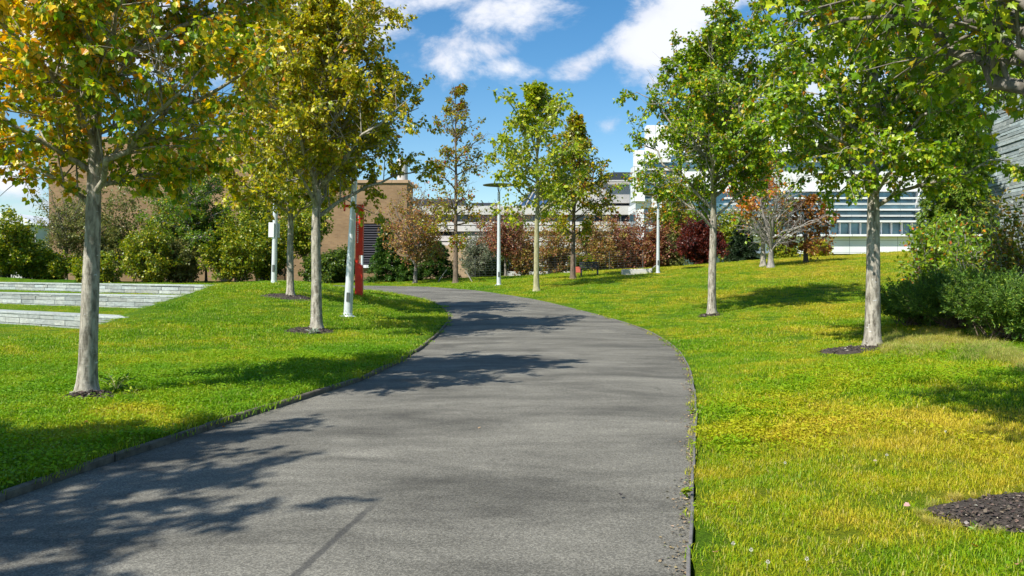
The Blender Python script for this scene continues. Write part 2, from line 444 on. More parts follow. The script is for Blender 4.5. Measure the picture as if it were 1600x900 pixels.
# old tar line running up the path and dark drips near the right edge
def seg_mask(t, pos, ax, ay, bx, by, wd):
    s = t.new('ShaderNodeSeparateXYZ')
    dn = t.noise(pos, 9, 3, 0.6)
    t.link(pos, s.inputs[0])
    L = math.hypot(bx-ax, by-ay); ux, uy = (bx-ax)/L, (by-ay)/L
    dx = t.math('SUBTRACT', s.outputs[0], ax); dy = t.math('SUBTRACT', s.outputs[1], ay)
    al = t.math('ADD', t.math('MULTIPLY', dx, ux), t.math('MULTIPLY', dy, uy))
    pe = t.math('ABSOLUTE', t.math('ADD', t.math('ADD', t.math('MULTIPLY', dx, -uy), t.math('MULTIPLY', dy, ux)), t.math('MULTIPLY', t.math('SUBTRACT', dn, .5), wd*1.2)))
    m1 = t.map(pe, wd*.4, wd, 1, 0); m2 = t.math('MULTIPLY', t.map(al, -.05, .1), t.map(al, L-.5, L, 1, 0))
    return t.math('MULTIPLY', m1, m2)
a0 = hit(448, 900, zpath); a1 = hit(600, 782, zpath)
col = t.mix(t.math('MULTIPLY', seg_mask(t, pos, a0.x, a0.y-.6, a1.x, a1.y, 0.035), 0.62), col, (.035, .035, .036))
t.link(col, b.inputs['Base Color'])
bump(t, b, t.math('ADD', t.math('MULTIPLY', ag.outputs['Distance'], .7), f1), 0.55, 0.006)

def stone_mat(name, lo, hi, sc=1.0, stain=(.1, .1, .1), rough=0.85):
    m, t, b = mat(name, hi, rough, spec=0.3)
    co = t.new('ShaderNodeNewGeometry').outputs['Position']
    vc = t.new('ShaderNodeVertexColor', layer_name='tint')
    mp = t.new('ShaderNodeMapping'); mp.inputs['Scale'].default_value = (1, 1, 2.5); t.link(co, mp.inputs[0])
    n = t.noise(mp.outputs[0], 5*sc, 7, 0.65)
    c = t.ramp(n, [(0.3, lo), (0.68, hi)])
    c = t.mix(1.0, c, vc.outputs[0], 'MULTIPLY')
    s = t.noise(co, 1.7*sc, 5, 0.6)
    c = t.mix(t.math('MULTIPLY', t.map(s, .55, .75), .5), c, stain)
    t.link(c, b.inputs['Base Color']); bump(t, b, n, 0.5, 0.03)
    return m
M_SEAT = stone_mat('seat_wall_stone', (.24, .265, .25), (.43, .46, .43), 1.0, (.30, .28, .22))
M_SLATE = stone_mat('tower_slate', (.27, .33, .33), (.50, .56, .55), 1.2, (.22, .22, .23))
M_WHITE, t, b = mat('white_cladding', (.8, .8, .8), 0.5)
co = t.new('ShaderNodeNewGeometry').outputs['Position']; sx = t.new('ShaderNodeSeparateXYZ'); t.link(co, sx.inputs[0]); cb = t.new('ShaderNodeCombineXYZ'); t.link(sx.outputs[0], cb.inputs[0]); t.link(sx.outputs[2], cb.inputs[1])
br = t.new('ShaderNodeTexBrick', offset=0.0); t.link(cb.outputs[0], br.inputs['Vector']); br.inputs['Scale'].default_value = 1.0
br.inputs['Brick Width'].default_value = 2.9; br.inputs['Row Height'].default_value = 1.45; br.inputs['Mortar Size'].default_value = 0.035
br.inputs['Color1'].default_value = (.80, .80, .79, 1); br.inputs['Color2'].default_value = (.74, .75, .75, 1); br.inputs['Mortar'].default_value = (.36, .37, .38, 1)
t.link(t.mix(1.0, br.outputs[0], t.ramp(t.noise(co, .35, 5), [(.35, .9), (.65, 1.03)]), 'MULTIPLY'), b.inputs['Base Color'])
M_PALE = simple('pale_concrete', (.52, .50, .47), 0.75, 0.12, 0.7, bmp=0.05)
M_CONC = simple('grey_concrete', (.40, .385, .36), 0.8, 0.14, 0.4, bmp=0.05)
M_DARK = simple('dark_metal', (.035, .04, .05), 0.5, 0.2, 2, bmp=0)
M_LOUV = simple('grey_louvre', (.065, .06, .07), 0.5, 0.15, 2, bmp=0)
M_POLE = simple('painted_pole', (.66, .69, .70), 0.3, 0.05, 5, metal=0.25, spec=0.6, bmp=0)
M_LAMP = simple('lamp_head_metal', (.13, .14, .13), 0.4, 0.1, 6, metal=0.4, bmp=0)
M_RED = simple('red_steel', (.82, .035, .012), 0.45, 0.18, 4, bmp=0)
M_RUST = simple('rusty_red', (.34, .07, .035), 0.6, 0.25, 6, bmp=0)
M_SIGN = simple('sign_white', (.8, .8, .82), 0.4, 0.03, 5, bmp=0)
M_KERB = simple('edging_timber', (.135, .115, .085), 0.9, 0.5, 9, bmp=0.5)
M_STRIP = simple('steel_edging', (.16, .15, .14), 0.7, 0.4, 12, bmp=0.3)
M_MULCH = simple('mulch_bark', (.055, .043, .034), 0.95, 0.6, 40, bmp=0.6)
M_CHIP = leaf_mat('mulch_chip', 0.0, 0.9)
M_STAKE = simple('grey_wood', (.36, .33, .28), 0.85, 0.25, 10, bmp=0.2)
M_TAN = simple('tan_render', (.42, .28, .17), 0.85, 0.12, 1.2, bmp=0.1)
def glass_mat(name, base):
    m, t, b = mat(name, base, 0.08, spec=0.9)
    b.inputs['Metallic'].default_value = 0.35
    co = t.new('ShaderNodeTexCoord').outputs['Object']
    t.link(t.ramp(t.noise(co, 0.35, 3), [(0.35, [c*.6 for c in base]), (0.65, [c*1.4 for c in base])]), b.inputs['Base Color'])
    return m
M_GLASS = glass_mat('window_glass', (.10, .20, .26))
M_GLASSD = glass_mat('dark_window_glass', (.03, .035, .05))
M_GLASSB = glass_mat('blue_glass', (.06, .14, .32))
m_brick, t, b = mat('brown_brick', (.4, .27, .16), 0.9, spec=0.2)
co = t.new('ShaderNodeTexCoord').outputs['Object']
sx = t.new('ShaderNodeSeparateXYZ'); t.link(co, sx.inputs[0]); cb = t.new('ShaderNodeCombineXYZ')
t.link(sx.outputs[0], cb.inputs[0]); t.link(sx.outputs[2], cb.inputs[1])
br = t.new('ShaderNodeTexBrick'); t.link(cb.outputs[0], br.inputs['Vector']); br.inputs['Scale'].default_value = 1.0
br.inputs['Brick Width'].default_value = 0.42; br.inputs['Row Height'].default_value = 0.14; br.inputs['Mortar Size'].default_value = 0.012
br.inputs['Color1'].default_value = (.31, .192, .10, 1); br.inputs['Color2'].default_value = (.235, .142, .075, 1); br.inputs['Mortar'].default_value = (.25, .185, .125, 1)
nn = t.noise(co, 0.5, 4)
t.link(t.mix(1.0, br.outputs[0], t.ramp(nn, [(0.3, .82), (0.7, 1.15)]), 'MULTIPLY'), b.inputs['Base Color'])

# ------------------------------------------------------------------ ground sheet
rng = np.random.default_rng(7)
ang = np.concatenate([np.arange(-180, -52, 4.0), np.arange(-52, 52, 0.17), np.arange(52, 180, 4.0)])
rad = np.concatenate([[0.6, 1.2], np.geomspace(2.0, 75, 430), np.geomspace(80, 3500, 30)])
AA, RR = np.meshgrid(np.radians(ang), rad)
X = RR*np.sin(AA); Yg = RR*np.cos(AA)
Z = ground(X, Yg)
V = np.stack([X.ravel(), Yg.ravel(), Z.ravel()], 1)
na = len(ang); nr = len(rad)
V = np.vstack([V, [[0, 0, g1(0, 0)]]])
ii = np.arange(nr-1)[:, None]*na; jj = np.arange(na)[None, :]; j2 = (jj+1) % na
Q = np.stack([ii+jj, ii+j2, ii+na+j2, ii+na+jj], -1).reshape(-1, 4)[:, ::-1]
Tt = np.stack([np.arange(na), np.full(na, nr*na), (np.arange(na)+1) % na], 1)[:, ::-1]
o = np_mesh('ground', V, [Q, Tt[:, ::-1]], m_lawn, smooth_sh=True); tag(o, kind='structure')

# path sheet
def resample(P, n):
    d = np.r_[0, np.cumsum(np.linalg.norm(np.diff(P, axis=0), axis=1))]
    s = np.linspace(0, d[-1], n); return np.stack([np.interp(s, d, P[:, i]) for i in (0, 1)], 1)
iL = int(np.argmin(np.linalg.norm(Lc-np.array(hit(703, 497, zpath)[:2]), axis=1)))
iR = int(np.argmin(np.linalg.norm(Rc-np.array(hit(930, 492, zpath)[:2]), axis=1)))
PL = np.vstack([resample(Lc[:iL+1], 160), resample(Lc[iL:], 120)[1:]]); PR = np.vstack([resample(Rc[:iR+1], 160), resample(Rc[iR:], 120)[1:]])
nc = 25; s = np.linspace(0, 1, nc)
PP = PL[:, None, :]*(1-s)[None, :, None]+PR[:, None, :]*s[None, :, None]
zz = zb(PP[..., 1])+0.035*np.sin(np.pi*s)[None, :]+0.006*np.sin(PP[..., 0]*2.1+PP[..., 1]*.9)*np.sin(np.pi*s)[None, :]
V = np.concatenate([PP, zz[..., None]], -1).reshape(-1, 3)
n0 = len(PL); ii = np.arange(n0-1)[:, None]*nc; jj = np.arange(nc-1)[None, :]
Q = np.stack([ii+jj, ii+jj+1, ii+nc+jj+1, ii+nc+jj], -1).reshape(-1, 4)
tag(np_mesh('path', V, [Q], m_asph, smooth_sh=True), kind='structure')

# stone edging along the left, broken into setts; thin steel strip along the right
def strip_pieces(P, name, mt, L, wd, hb, ht, side, jit, seed):
    rr = random.Random(seed); mb = MB()
    d = np.r_[0, np.cumsum(np.linalg.norm(np.diff(P, axis=0), axis=1))]
    s = 0.0
    while s < min(d[-1], 75):
        l = L*rr.uniform(.8, 1.25)
        a = np.array([np.interp(s, d, P[:, i]) for i in (0, 1)]); bq = np.array([np.interp(min(s+l-.012, d[-1]), d, P[:, i]) for i in (0, 1)])
        u = bq-a; ln = np.linalg.norm(u)
        if ln < .05: break
        u /= ln; nrm = np.array([-u[1], u[0]])*side
        off = rr.uniform(-jit, jit); z0 = float(zb(a[1])); z1 = float(zb(bq[1])); tp = ht+rr.uniform(-jit, jit)*.7; tw = rr.uniform(-.012, .012)
        def M(V, a=a, u=u, nrm=nrm, off=off, z0=z0, z1=z1, ln=ln, tw=tw):
            o = V.copy()
            xy = a+V[:, :1]*u+(V[:, 1:2]+off+tw*V[:, :1])*nrm
            o[:, :2] = xy; o[:, 2] = V[:, 2]+z0+(z1-z0)*V[:, 0]/ln
            return o
        mb.box(0, ln, -.004, wd, hb, tp, M, bev=min(.012, wd*.25))
        s += l
    return tag(mb.build(name, mt), kind='structure')
strip_pieces(Lc, 'kerb', M_KERB, 1.15, 0.055, -0.06, 0.06, 1, 0.016, 3)
strip_pieces(Rc, 'path_edging', M_STRIP, 0.9, 0.018, -0.06, 0.028, -1, 0.004, 4)

# ------------------------------------------------------------------ stone walls
def stone_wall(name, A, B, z0, top, depth, label, mt, hc, lc, seed, cap=True, cat='wall', group=None, tint=(.75, 1.2), side=1, gap=.006, prot=.02, parent=None):
    """coursed wall from A to B (world xy); visible face on the right-hand side of A->B when side=1"""
    rr = random.Random(seed); A = np.array(A[:2]); B = np.array(B[:2]); L = float(np.linalg.norm(B-A)); u = (B-A)/L; n = np.array([u[1], -u[0]])*side
    def M(V):
        o = V.copy(); o[:, :2] = A+V[:, :1]*u+V[:, 1:2]*n; return o
    mb = MB(); z = z0
    zc = top-(.06 if cap else 0)
    while z < zc-.02:
        h = min(rr.choice(hc)*rr.uniform(.85, 1.15), zc-z)
        if zc-z-h < .035: h = zc-z
        x = -rr.uniform(0, lc[0])
        while x < L:
            l = rr.uniform(*lc); x0 = max(0, x); x1 = min(L, x+l-gap)
            if x1-x0 > .02:
                k = rr.uniform(*tint); w_ = rr.uniform(-.04, .04)
                mb.box(x0, x1, -depth*.5, rr.uniform(0, prot), z+gap, z+h, M, col=(k*(1+w_), k, k*(1-w_)), bev=.006)
            x += l
        z += h
    core = MB(); core.box(.01, L-.01, -depth, -.025, z0, zc-.004, M, col=(.35, .33, .3))
    root = parent or thing(name, label, cat, (0, 0, 0), group=group)
    mb.build('stone_facing', mt, root, usecol=True); core.build('wall_core', mt, root, usecol=True)
    if cap:
        c = MB(); x = 0
        while x < L:
            l = rr.uniform(1.1, 1.7); k = rr.uniform(.95, 1.2)
            c.box(x, min(L, x+l-.008), -depth-.01, .035, zc, top, M, col=(k, k, k), bev=.008); x += l
        c.build('coping', mt, root, usecol=True)
    return root
names = ('low grey stone seating wall, nearest of the three terrace steps', 'middle stone terrace wall stepping up behind the nearest one', 'far stone terrace wall in front of the green shrubs')
for i, ((A, B, top, h), lb) in enumerate(zip(TW, names)):
    u = (B-A); u.z = 0; u.normalize()
    A2 = A-u*9; B2 = B+u*(.35, .3, .6)[i]
    stone_wall('terrace_wall', A2, B2, top-h-.12, top, .62, lb, M_SEAT, [.13, .1, .16], (.5, 1.5), 11+i, group='stone seating terrace walls', tint=(.72, 1.2), gap=.013, prot=.03)

# slate-clad tower on the right
cor = at(1537, 300, 26)
dv = np.array([.137, 1.0]); dv /= np.linalg.norm(dv)
A = np.array([cor.x, cor.y]); Bq = A-dv*10.5
HT = at(1540, 48, 26).z
tw = thing('stone_tower', 'tall building clad in blue grey split slate courses at the right edge', 'building', (0, 0, 0))
stone_wall('', Bq, A, 0.2, HT, .5, '', M_SLATE, [.075, .11, .14, .09], (.5, 2.4), 31, cap=True, tint=(.68, 1.22), side=-1, gap=.012, prot=.035, parent=tw)
mb = MB(); nn_ = np.array([dv[1], -dv[0]])
def MT(V):
    o = V.copy(); o[:, :2] = A-V[:, :1]*dv+(V[:, 1:2])*nn_; return o
mb.box(0.02, 10.5, .51, 8.0, 0.2, HT-.1, MT, col=(.8, .8, .8)); mb.build('rear_wall', M_SLATE, tw, usecol=True)
mb = MB(); mb.box(-.12, 10.6, -.12, 8.1, HT+.004, HT+.2, MT); mb.build('roof_edge', M_CONC, tw)

# ------------------------------------------------------------------ buildings
def facade(P0, P1):
    """frame along P0->P1 (world xy): local x along, y outwards to the camera, z up"""
    P0 = np.array(P0[:2]); P1 = np.array(P1[:2]); u = (P1-P0)/np.linalg.norm(P1-P0); n = np.array([u[1], -u[0]])
    rz = math.atan2(u[1], u[0])
    return P0, rz, float(np.linalg.norm(P1-P0))
def Z_at(py, Y): return at(800, py, Y).z
# brown brick building
YL, YR = 80., 80.
P0 = at(88, 400, YL); P1 = at(636, 400, YR)
org, rz, L = facade(P0, P1)
bk = thing('brick_building', 'long brown brick building with a grey louvred bay behind the trees on the left', 'building', (org[0], org[1], 0), rz)
H = Z_at(286, YR)
def lx(px):      # pixel column -> local x on this facade (intersect ray with plane)
    d = ray(px, 430); u = np.array([math.cos(rz), math.sin(rz)])
    A_ = np.array([[d.x, -u[0]], [d.y, -u[1]]]); s_, t_ = np.linalg.solve(A_, org); return float(t_)
mb = MB()
x0, x1 = lx(566), lx(612); zl0, zl1 = Z_at(414, 80), Z_at(349, 80)
xm = lx(405); H2 = Z_at(222, YR); mb.box(0, xm, -1.2, 6, -.5, H2); mb.box(xm+.003, x0, 0, 5, -.5, H); mb.box(x1, L, 0, 5, -.5, H); mb.box(x0, x1, 0, 5, -.5, zl0); mb.box(x0, x1, 0, 5, zl1, H); mb.box(x0, x1, .6, 5, zl0, zl1)
mb.build('wall', m_brick, bk)
mb = MB()
z = zl0+.1
while z < zl1-.1:
    V = np.array([(x, y, zz_) for x in (x0, x1) for (y, zz_) in ((-.0, z), (-.0, z+.03), (.28, z+.2), (.28, z+.23))])
    mb.add(V, [(0, 1, 5, 4), (2, 6, 7, 3), (0, 4, 6, 2), (1, 3, 7, 5)]); z += .24
mb.box(x0, x1, .35, .5, zl0+.004, zl1-.004)
mb.build('louvre_panel', M_LOUV, bk)
mb = MB(); mb.box(lx(498), L+.1, -.35, -.003, Z_at(418.5, 80), Z_at(414, 80)); mb.build('ledge', M_WHITE, bk)
mb = MB(); mb.box(xm+.01, L+.15, -.15, 5.1, H+.003, H+.3); mb.box(-.15, xm+.15, -1.35, 6.1, H2+.003, H2+.3); mb.build('parapet', M_TAN, bk)
mb = MB()                       # railing over the ledge
for k in range(60):
    x = lx(498)+k*.16
    if x > L: break
    mb.box(x, x+.025, -.3, -.28, Z_at(414, 80), Z_at(405, 80))
mb.box(lx(498), L, -.31, -.27, Z_at(405.5, 80), Z_at(404.7, 80)); mb.build('railing', M_DARK, bk)
mb = MB(); xs = lx(625); r = .55
zt = Z_at(249, 82)
mb.lathe([(r, H), (r, zt-.35), (r*1.12, zt-.3), (r*1.12, zt-.22), (r, zt-.18), (r, zt), (0.01, zt+.05)], 20, (xs, 2.0, 0)); ch = mb.build('chimney', M_PALE, bk, smooth_sh=False)
mb = MB()
for k in range(3): mb.box(lx(637)+.35*k-.6, lx(637)+.35*k-.35, 5, 5.25, H, H+.9-.2*k)
mb.build('roof_vent', M_TAN, bk)
# low white-roofed building far left
fw = thing('distant_white_building', 'low building with a bright white roof far off at the left edge', 'building', (at(-140, 400, 140).x, 140, 0), 0)
Lw_ = at(56, 400, 140).x-at(-140, 400, 140).x
mb = MB(); mb.box(0, Lw_, 0, 20, 0, Z_at(350, 140)); mb.build('wall', M_PALE, fw)
mb = MB(); zz0, zz1 = Z_at(352, 140), Z_at(334, 140)
mb.prism([(-1, zz0), (Lw_+1, zz0), (Lw_-3, zz1), (-1, zz1)], -1, 21); mb.build('roof', M_WHITE, fw)

# banded white parking structure in the middle distance
YM = 118.
def Xp(px, Y): return at(px, 430, Y).x
mid = thing('banded_building', 'wide building with white concrete bands and dark window strips behind bare red shrubs', 'building', (Xp(640, YM), YM, 0))
wm = Xp(1000, YM)-Xp(640, YM)
bands = [(322.5, 336, 1.0), (347, 352, .9), (353.5, 362, 1.2), (369, 377, .9), (379, 388, 1.1), (394, 401, .8), (407, 416, 1.0), (424, 432, .8)]
mb = MB(); gl = MB()
for (ya, yb, dp) in bands: mb.box(0, wm, -dp, 14, Z_at(yb, YM), Z_at(ya, YM))
for (ya, yb) in ((336, 347), (352, 353.5), (362, 369), (377, 379), (388, 394), (401, 407), (416, 424)):
    gl.box(.2, wm-.2, .3, 13.8, Z_at(yb, YM)+.003, Z_at(ya, YM)-.003)
mb.build('floor_band', M_PALE, mid); gl.build('window_strip', M_GLASSD, mid)
mb = MB()
for k in range(26):
    x = 1+k*wm/26; mb = MB(); mb.box(x, x+.14, .1, .29, 0, Z_at(325, YM)); mb.build('mullion', M_CONC, mid)
mb = MB(); mb.box(2, Xp(757, YM)-Xp(640, YM)-2, -6, -1.3, 0, Z_at(386, YM)+.02); mb.build('brick_annex', M_TAN, mid)
mb = MB(); mb.box(.6, 8, 2, 12, Z_at(322, YM), Z_at(309, YM)); mb.box(9, 13, 3, 10, Z_at(322, YM), Z_at(314, YM)); mb.build('roof_plant', M_DARK, mid)
mb = MB(); mb.box(Xp(855, YM)-Xp(640, YM), Xp(872, YM)-Xp(640, YM), -1.5, -1.25, 0, Z_at(403, YM)); mb.build('service_door', M_DARK, mid)

# grey concrete hall with angled facets
YG = 140.
gh = thing('concrete_hall', 'pale grey concrete hall with an angled corner and dark rooftop plant beside the white tower', 'building', (0, 0, 0))
def wall_between(a, b, py_t0, py_t1, py_b, thick=1.0):
    """a,b=(px,Y) ; facet with sloping top"""
    pa = at(a[0], 400, a[1]); pb = at(b[0], 400, b[1])
    u = np.array([pb.x-pa.x, pb.y-pa.y]); L_ = np.linalg.norm(u); u /= L_; n = np.array([-u[1], u[0]])
    za, zb_ = at(a[0], py_t0, a[1]).z, at(b[0], py_t1, b[1]).z; z0a, z0b = at(a[0], py_b[0], a[1]).z, at(b[0], py_b[1], b[1]).z
    V = []
    for off in (0, thick):
        o_ = n*off
        V += [(pa.x+o_[0], pa.y+o_[1], z0a), (pb.x+o_[0], pb.y+o_[1], z0b), (pb.x+o_[0], pb.y+o_[1], zb_), (pa.x+o_[0], pa.y+o_[1], za)]
    return V, [(0, 1, 2, 3), (5, 4, 7, 6), (1, 5, 6, 2), (4, 0, 3, 7), (3, 2, 6, 7), (4, 5, 1, 0)]
mb = MB()
for args in (((942, 138), (1000, 138), 283.5, 283.5, (317, 317)), ((862, 150), (941.7, 138.3), 300, 284, (330, 317.5))): mb.add(*wall_between(*args, thick=3))
mb.build('upper_wall', M_CONC, gh)
mb = MB()
for args in (((942, 136.6), (1000, 136.6), 281.2, 281.2, (283.3, 283.3)), ((860, 149), (941.6, 136.9), 298, 281.5, (300.3, 283.8))): mb.add(*wall_between(*args, thick=1))
for args in (((942, 137.2), (1000, 137.2), 322.5, 322.5, (330, 330)), ((860, 149), (941.6, 137.5), 334, 322.8, (340, 330.2))): mb.add(*wall_between(*args, thick=2))
mb.build('cornice', M_PALE, gh)
mb = MB()
for args in (((930, 139.5), (1000, 139.5), 317.2, 317.2, (322.2, 322.2)), ((862, 152), (929.6, 139.8), 331, 317.6, (334, 322.4)), ((930, 139), (1000, 139), 330.4, 330.4, (342, 342))): mb.add(*wall_between(*args, thick=1))
mb.build('window_strip', M_GLASSD, gh)
mb = MB(); xa, xb = Xp(947, 143), Xp(1000, 143); mb.box(xa, xb, 143, 150, Z_at(282, 143), Z_at(270, 143))
mb.box(xa+1.2, xb, 143.5, 149, Z_at(270, 143), Z_at(268.5, 143)); mb.build('roof_plant', M_DARK, gh)
# dark glass wedge roof between the two
wd = thing('glass_atrium', 'dark blue slanted glass roof rising over the banded building', 'building', (0, 0, 0))
mb = MB(); mb.prism([(Xp(808, 130), Z_at(322, 130)), (Xp(884, 130), Z_at(322, 130)), (Xp(866, 130), Z_at(290, 130)), (Xp(840, 130), Z_at(284, 130))], 130, 140)
mb.build('roof_glazing', M_GLASSB, wd)
mb = MB()
for k in range(8):
    xa = Xp(812+9*k, 130); xb = Xp(838+3.5*k, 130)
    mb.tube([(xa, 129.9, Z_at(322, 130)), (xb, 129.9, Z_at(286, 130))], [.12, .12], 6)
mb.build('glazing_bar', M_CONC, wd)

# white modern building: tower + wing
YW = 96.
pm = 1.0/F*YW
def bx_(mb, pxa, pxb, pya, pyb, ya=0., yb=20.): mb.box(Xp(pxa, YW), Xp(pxb, YW), YW+ya, YW+yb, Z_at(pyb, YW), Z_at(pya, YW))
wb = thing('white_building', 'bright white modern building with blue ribbon windows and louvres behind the maples on the right', 'building', (0, 0, 0))
mb = MB()
bx_(mb, 1012, 1075, 193, 236, 1.0, 2.6); bx_(mb, 986, 1004, 262, 316, -1.5, .6); bx_(mb, 990, 1004, 236, 262.1, -.8, .6); bx_(mb, 994, 1004, 316.2, 402, -.9, .6)
bx_(mb, 1004.3, 1046, 236, 254, -.6, .9)
bx_(mb, 1004.3, 1060, 311, 325, -.5, 12); bx_(mb, 1004.3, 1060, 352, 358, -.5, 12)
bx_(mb, 1004.3, 1070, 366, 371, -.5, 12); bx_(mb, 1016, 1130, 380, 399, -1.0, 12)
bx_(mb, 1076, 1560, 188, 236, 0, 22)
bx_(mb, 1060.3, 1560, 262, 299, 0, 22); bx_(mb, 1130.3, 1560, 370, 396.5, -.1, 22)
bx_(mb, 1130.3, 1560, 366.5, 369.7, -.9, 22)
mb.build('cladding', M_WHITE, wb)
mb = MB()
bx_(mb, 1004.5, 1060, 254.2, 310.8, .4, 11); bx_(mb, 1004.5, 1060, 325.2, 351.8, .4, 11); bx_(mb, 1004.5, 1070, 358.2, 365.8, .4, 11); bx_(mb, 1017, 1130, 371.3, 379.8, .4, 11)
bx_(mb, 1060.4, 1560, 236.2, 261.8, .9, 21); bx_(mb, 1060.4, 1560, 299.2, 366.3, .9, 21)
bx_(mb, 1017, 1129, 399.2, 430, 1.2, 11)
mb.build('window_glazing', M_GLASS, wb)
mb = MB()
for py in (264, 274, 284.5, 295, 305): bx_(mb, 1004.5, 1060, py, py+2.2, -.5, .3)
for py in (332, 340): bx_(mb, 1004.5, 1060, py, py+2, -.5, .3)
for py in (309, 318, 327, 336.5): bx_(mb, 1130.5, 1560, py, py+2.4, -.7, .1)
for py in (243, 252): bx_(mb, 1060.5, 1560, py, py+2.2, -.7, .1)
bx_(mb, 1130.5, 1560, 345, 347.5, -.8, .85)
mb.build('louvre_blade', M_WHITE, wb)
mb = MB()
for k in range(27):
    px = 1136+k*16.2
    mb = MB(); bx_(mb, px, px+1.5, 347.6, 366.2, .5, .88); mb.build('mullion', M_SIGN, wb)
for k in range(7):
    px = 1147+k*72; mb = MB(); bx_(mb, px, px+2.2, 299.4, 344.8, .15, .86); mb.build('mullion', M_SIGN, wb); mb = MB(); bx_(mb, px, px+2.2, 236.4, 261.6, .15, .86); mb.build('mullion', M_SIGN, wb)
mb = MB(); bx_(mb, 1130.3, 1560, 396.7, 440, .6, 20); bx_(mb, 1150, 1230, 381, 396, -.35, -.12); mb.build('plinth', simple('blue_grey_plinth', (.20, .25, .30), .6, .1, 1, bmp=0), wb)

# ------------------------------------------------------------------ leaves and trees
def leaf_template(kind):
    if kind == 'maple_hi':
        o = [(0,0),(.16,.02),(.34,-.06),(.30,.10),(.24,.16),(.44,.22),(.58,.40),(.40,.40),(.26,.42),(.30,.60),(.16,.60),(0,1.0)]
    elif kind == 'maple':
        o = [(0,0),(.28,.0),(.27,.17),(.50,.43),(.31,.50),(.22,.70),(0,.96)]
    elif kind == 'oval':
        o = [(0,0),(.26,.32),(.22,.66),(0,1.0)]
    elif kind == 'diamond':
        o = [(0,0),(.38,.45),(0,1.0)]
    else:
        o = [(0,0),(.13,.4),(0,1.0)]
    mir = [(-x, y) for x, y in o[-2:0:-1]]
    out = np.array(o+mir)
    z = 0.22*np.abs(out[:, 0])-0.10*out[:, 1]**2
    V = np.column_stack([out, z]); n = len(V)
    if kind in ('maple_hi', 'maple'):
        V = np.vstack([V, [[0, .30, -.02]]])
        T = np.array([(k, (k+1) % n, n) for k in range(n)])
        T = T
    else:
        # split along the mid-rib
        h = len(o)-1
        T = [(0, k, k+1) for k in range(1, h)]+[(0, k, k+1) for k in range(h, n-1)]
        if h == 1: T = []
        T = np.array(T) if T else np.array([(0, 1, 2)])
        if kind in ('diamond', 'needle'): T = np.array([(0, 1, 2), (0, 2, 3)])
    return V, T
def nrmz(v): return v/(np.linalg.norm(v, axis=-1, keepdims=True)+1e-9)
def leaves_mesh(pos, d, up, size, kind, cols):
    """pos (N,3), d leaf axis, up rough normal, size (N,), cols (N,3)"""
    LV, LT = leaf_template(kind)
    d = nrmz(d); s = nrmz(np.cross(d, up)); n = np.cross(s, d)
    V = pos[:, None, :]+size[:, None, None]*(LV[None, :, 0:1]*s[:, None, :]+LV[None, :, 1:2]*d[:, None, :]+LV[None, :, 2:3]*n[:, None, :])
    nv = len(LV); N = len(pos)
    T = (LT[None]+np.arange(N)[:, None, None]*nv).reshape(-1, 3)
    return V.reshape(-1, 3), T, np.repeat(cols, nv, axis=0)
def palette(rg, N, pal, t=None, noise_=0.16):
    """pal: list of (weight, rgb)"""
    w_ = np.array([p[0] for p in pal], float); w_ /= w_.sum(); c = np.array([p[1] for p in pal], float)
    k = rg.choice(len(pal), N, p=w_)
    out = c[k]*(1+rg.normal(0, noise_, (N, 1)))*(1+rg.normal(0, .06, (N, 3)))
    return np.clip(out, .004, .9)
G1 = (.085, .17, .012); G2 = (.15, .24, .014); G3 = (.26, .30, .018); DG = (.04, .095, .012)
YL_ = (.52, .40, .02); OR = (.65, .26, .018); RD = (.36, .06, .015); BR = (.20, .10, .035)
def bez(P0, P1, P2, m):
    t_ = np.linspace(0, 1, m)[None, :, None]
    return (1-t_)**2*P0[:, None]+2*t_*(1-t_)*P1[:, None]+t_**2*P2[:, None]
def along(P, idx, s):
    """interpolate polylines P (N,m,3) rows idx at parameter s"""
    m = P.shape[1]; f = np.clip(s, 0, .9999)*(m-1); k = f.astype(int); fr = (f-k)[:, None]
    a = P[idx, k]; b_ = P[idx, k+1]; return a+(b_-a)*fr, nrmz(b_-a)
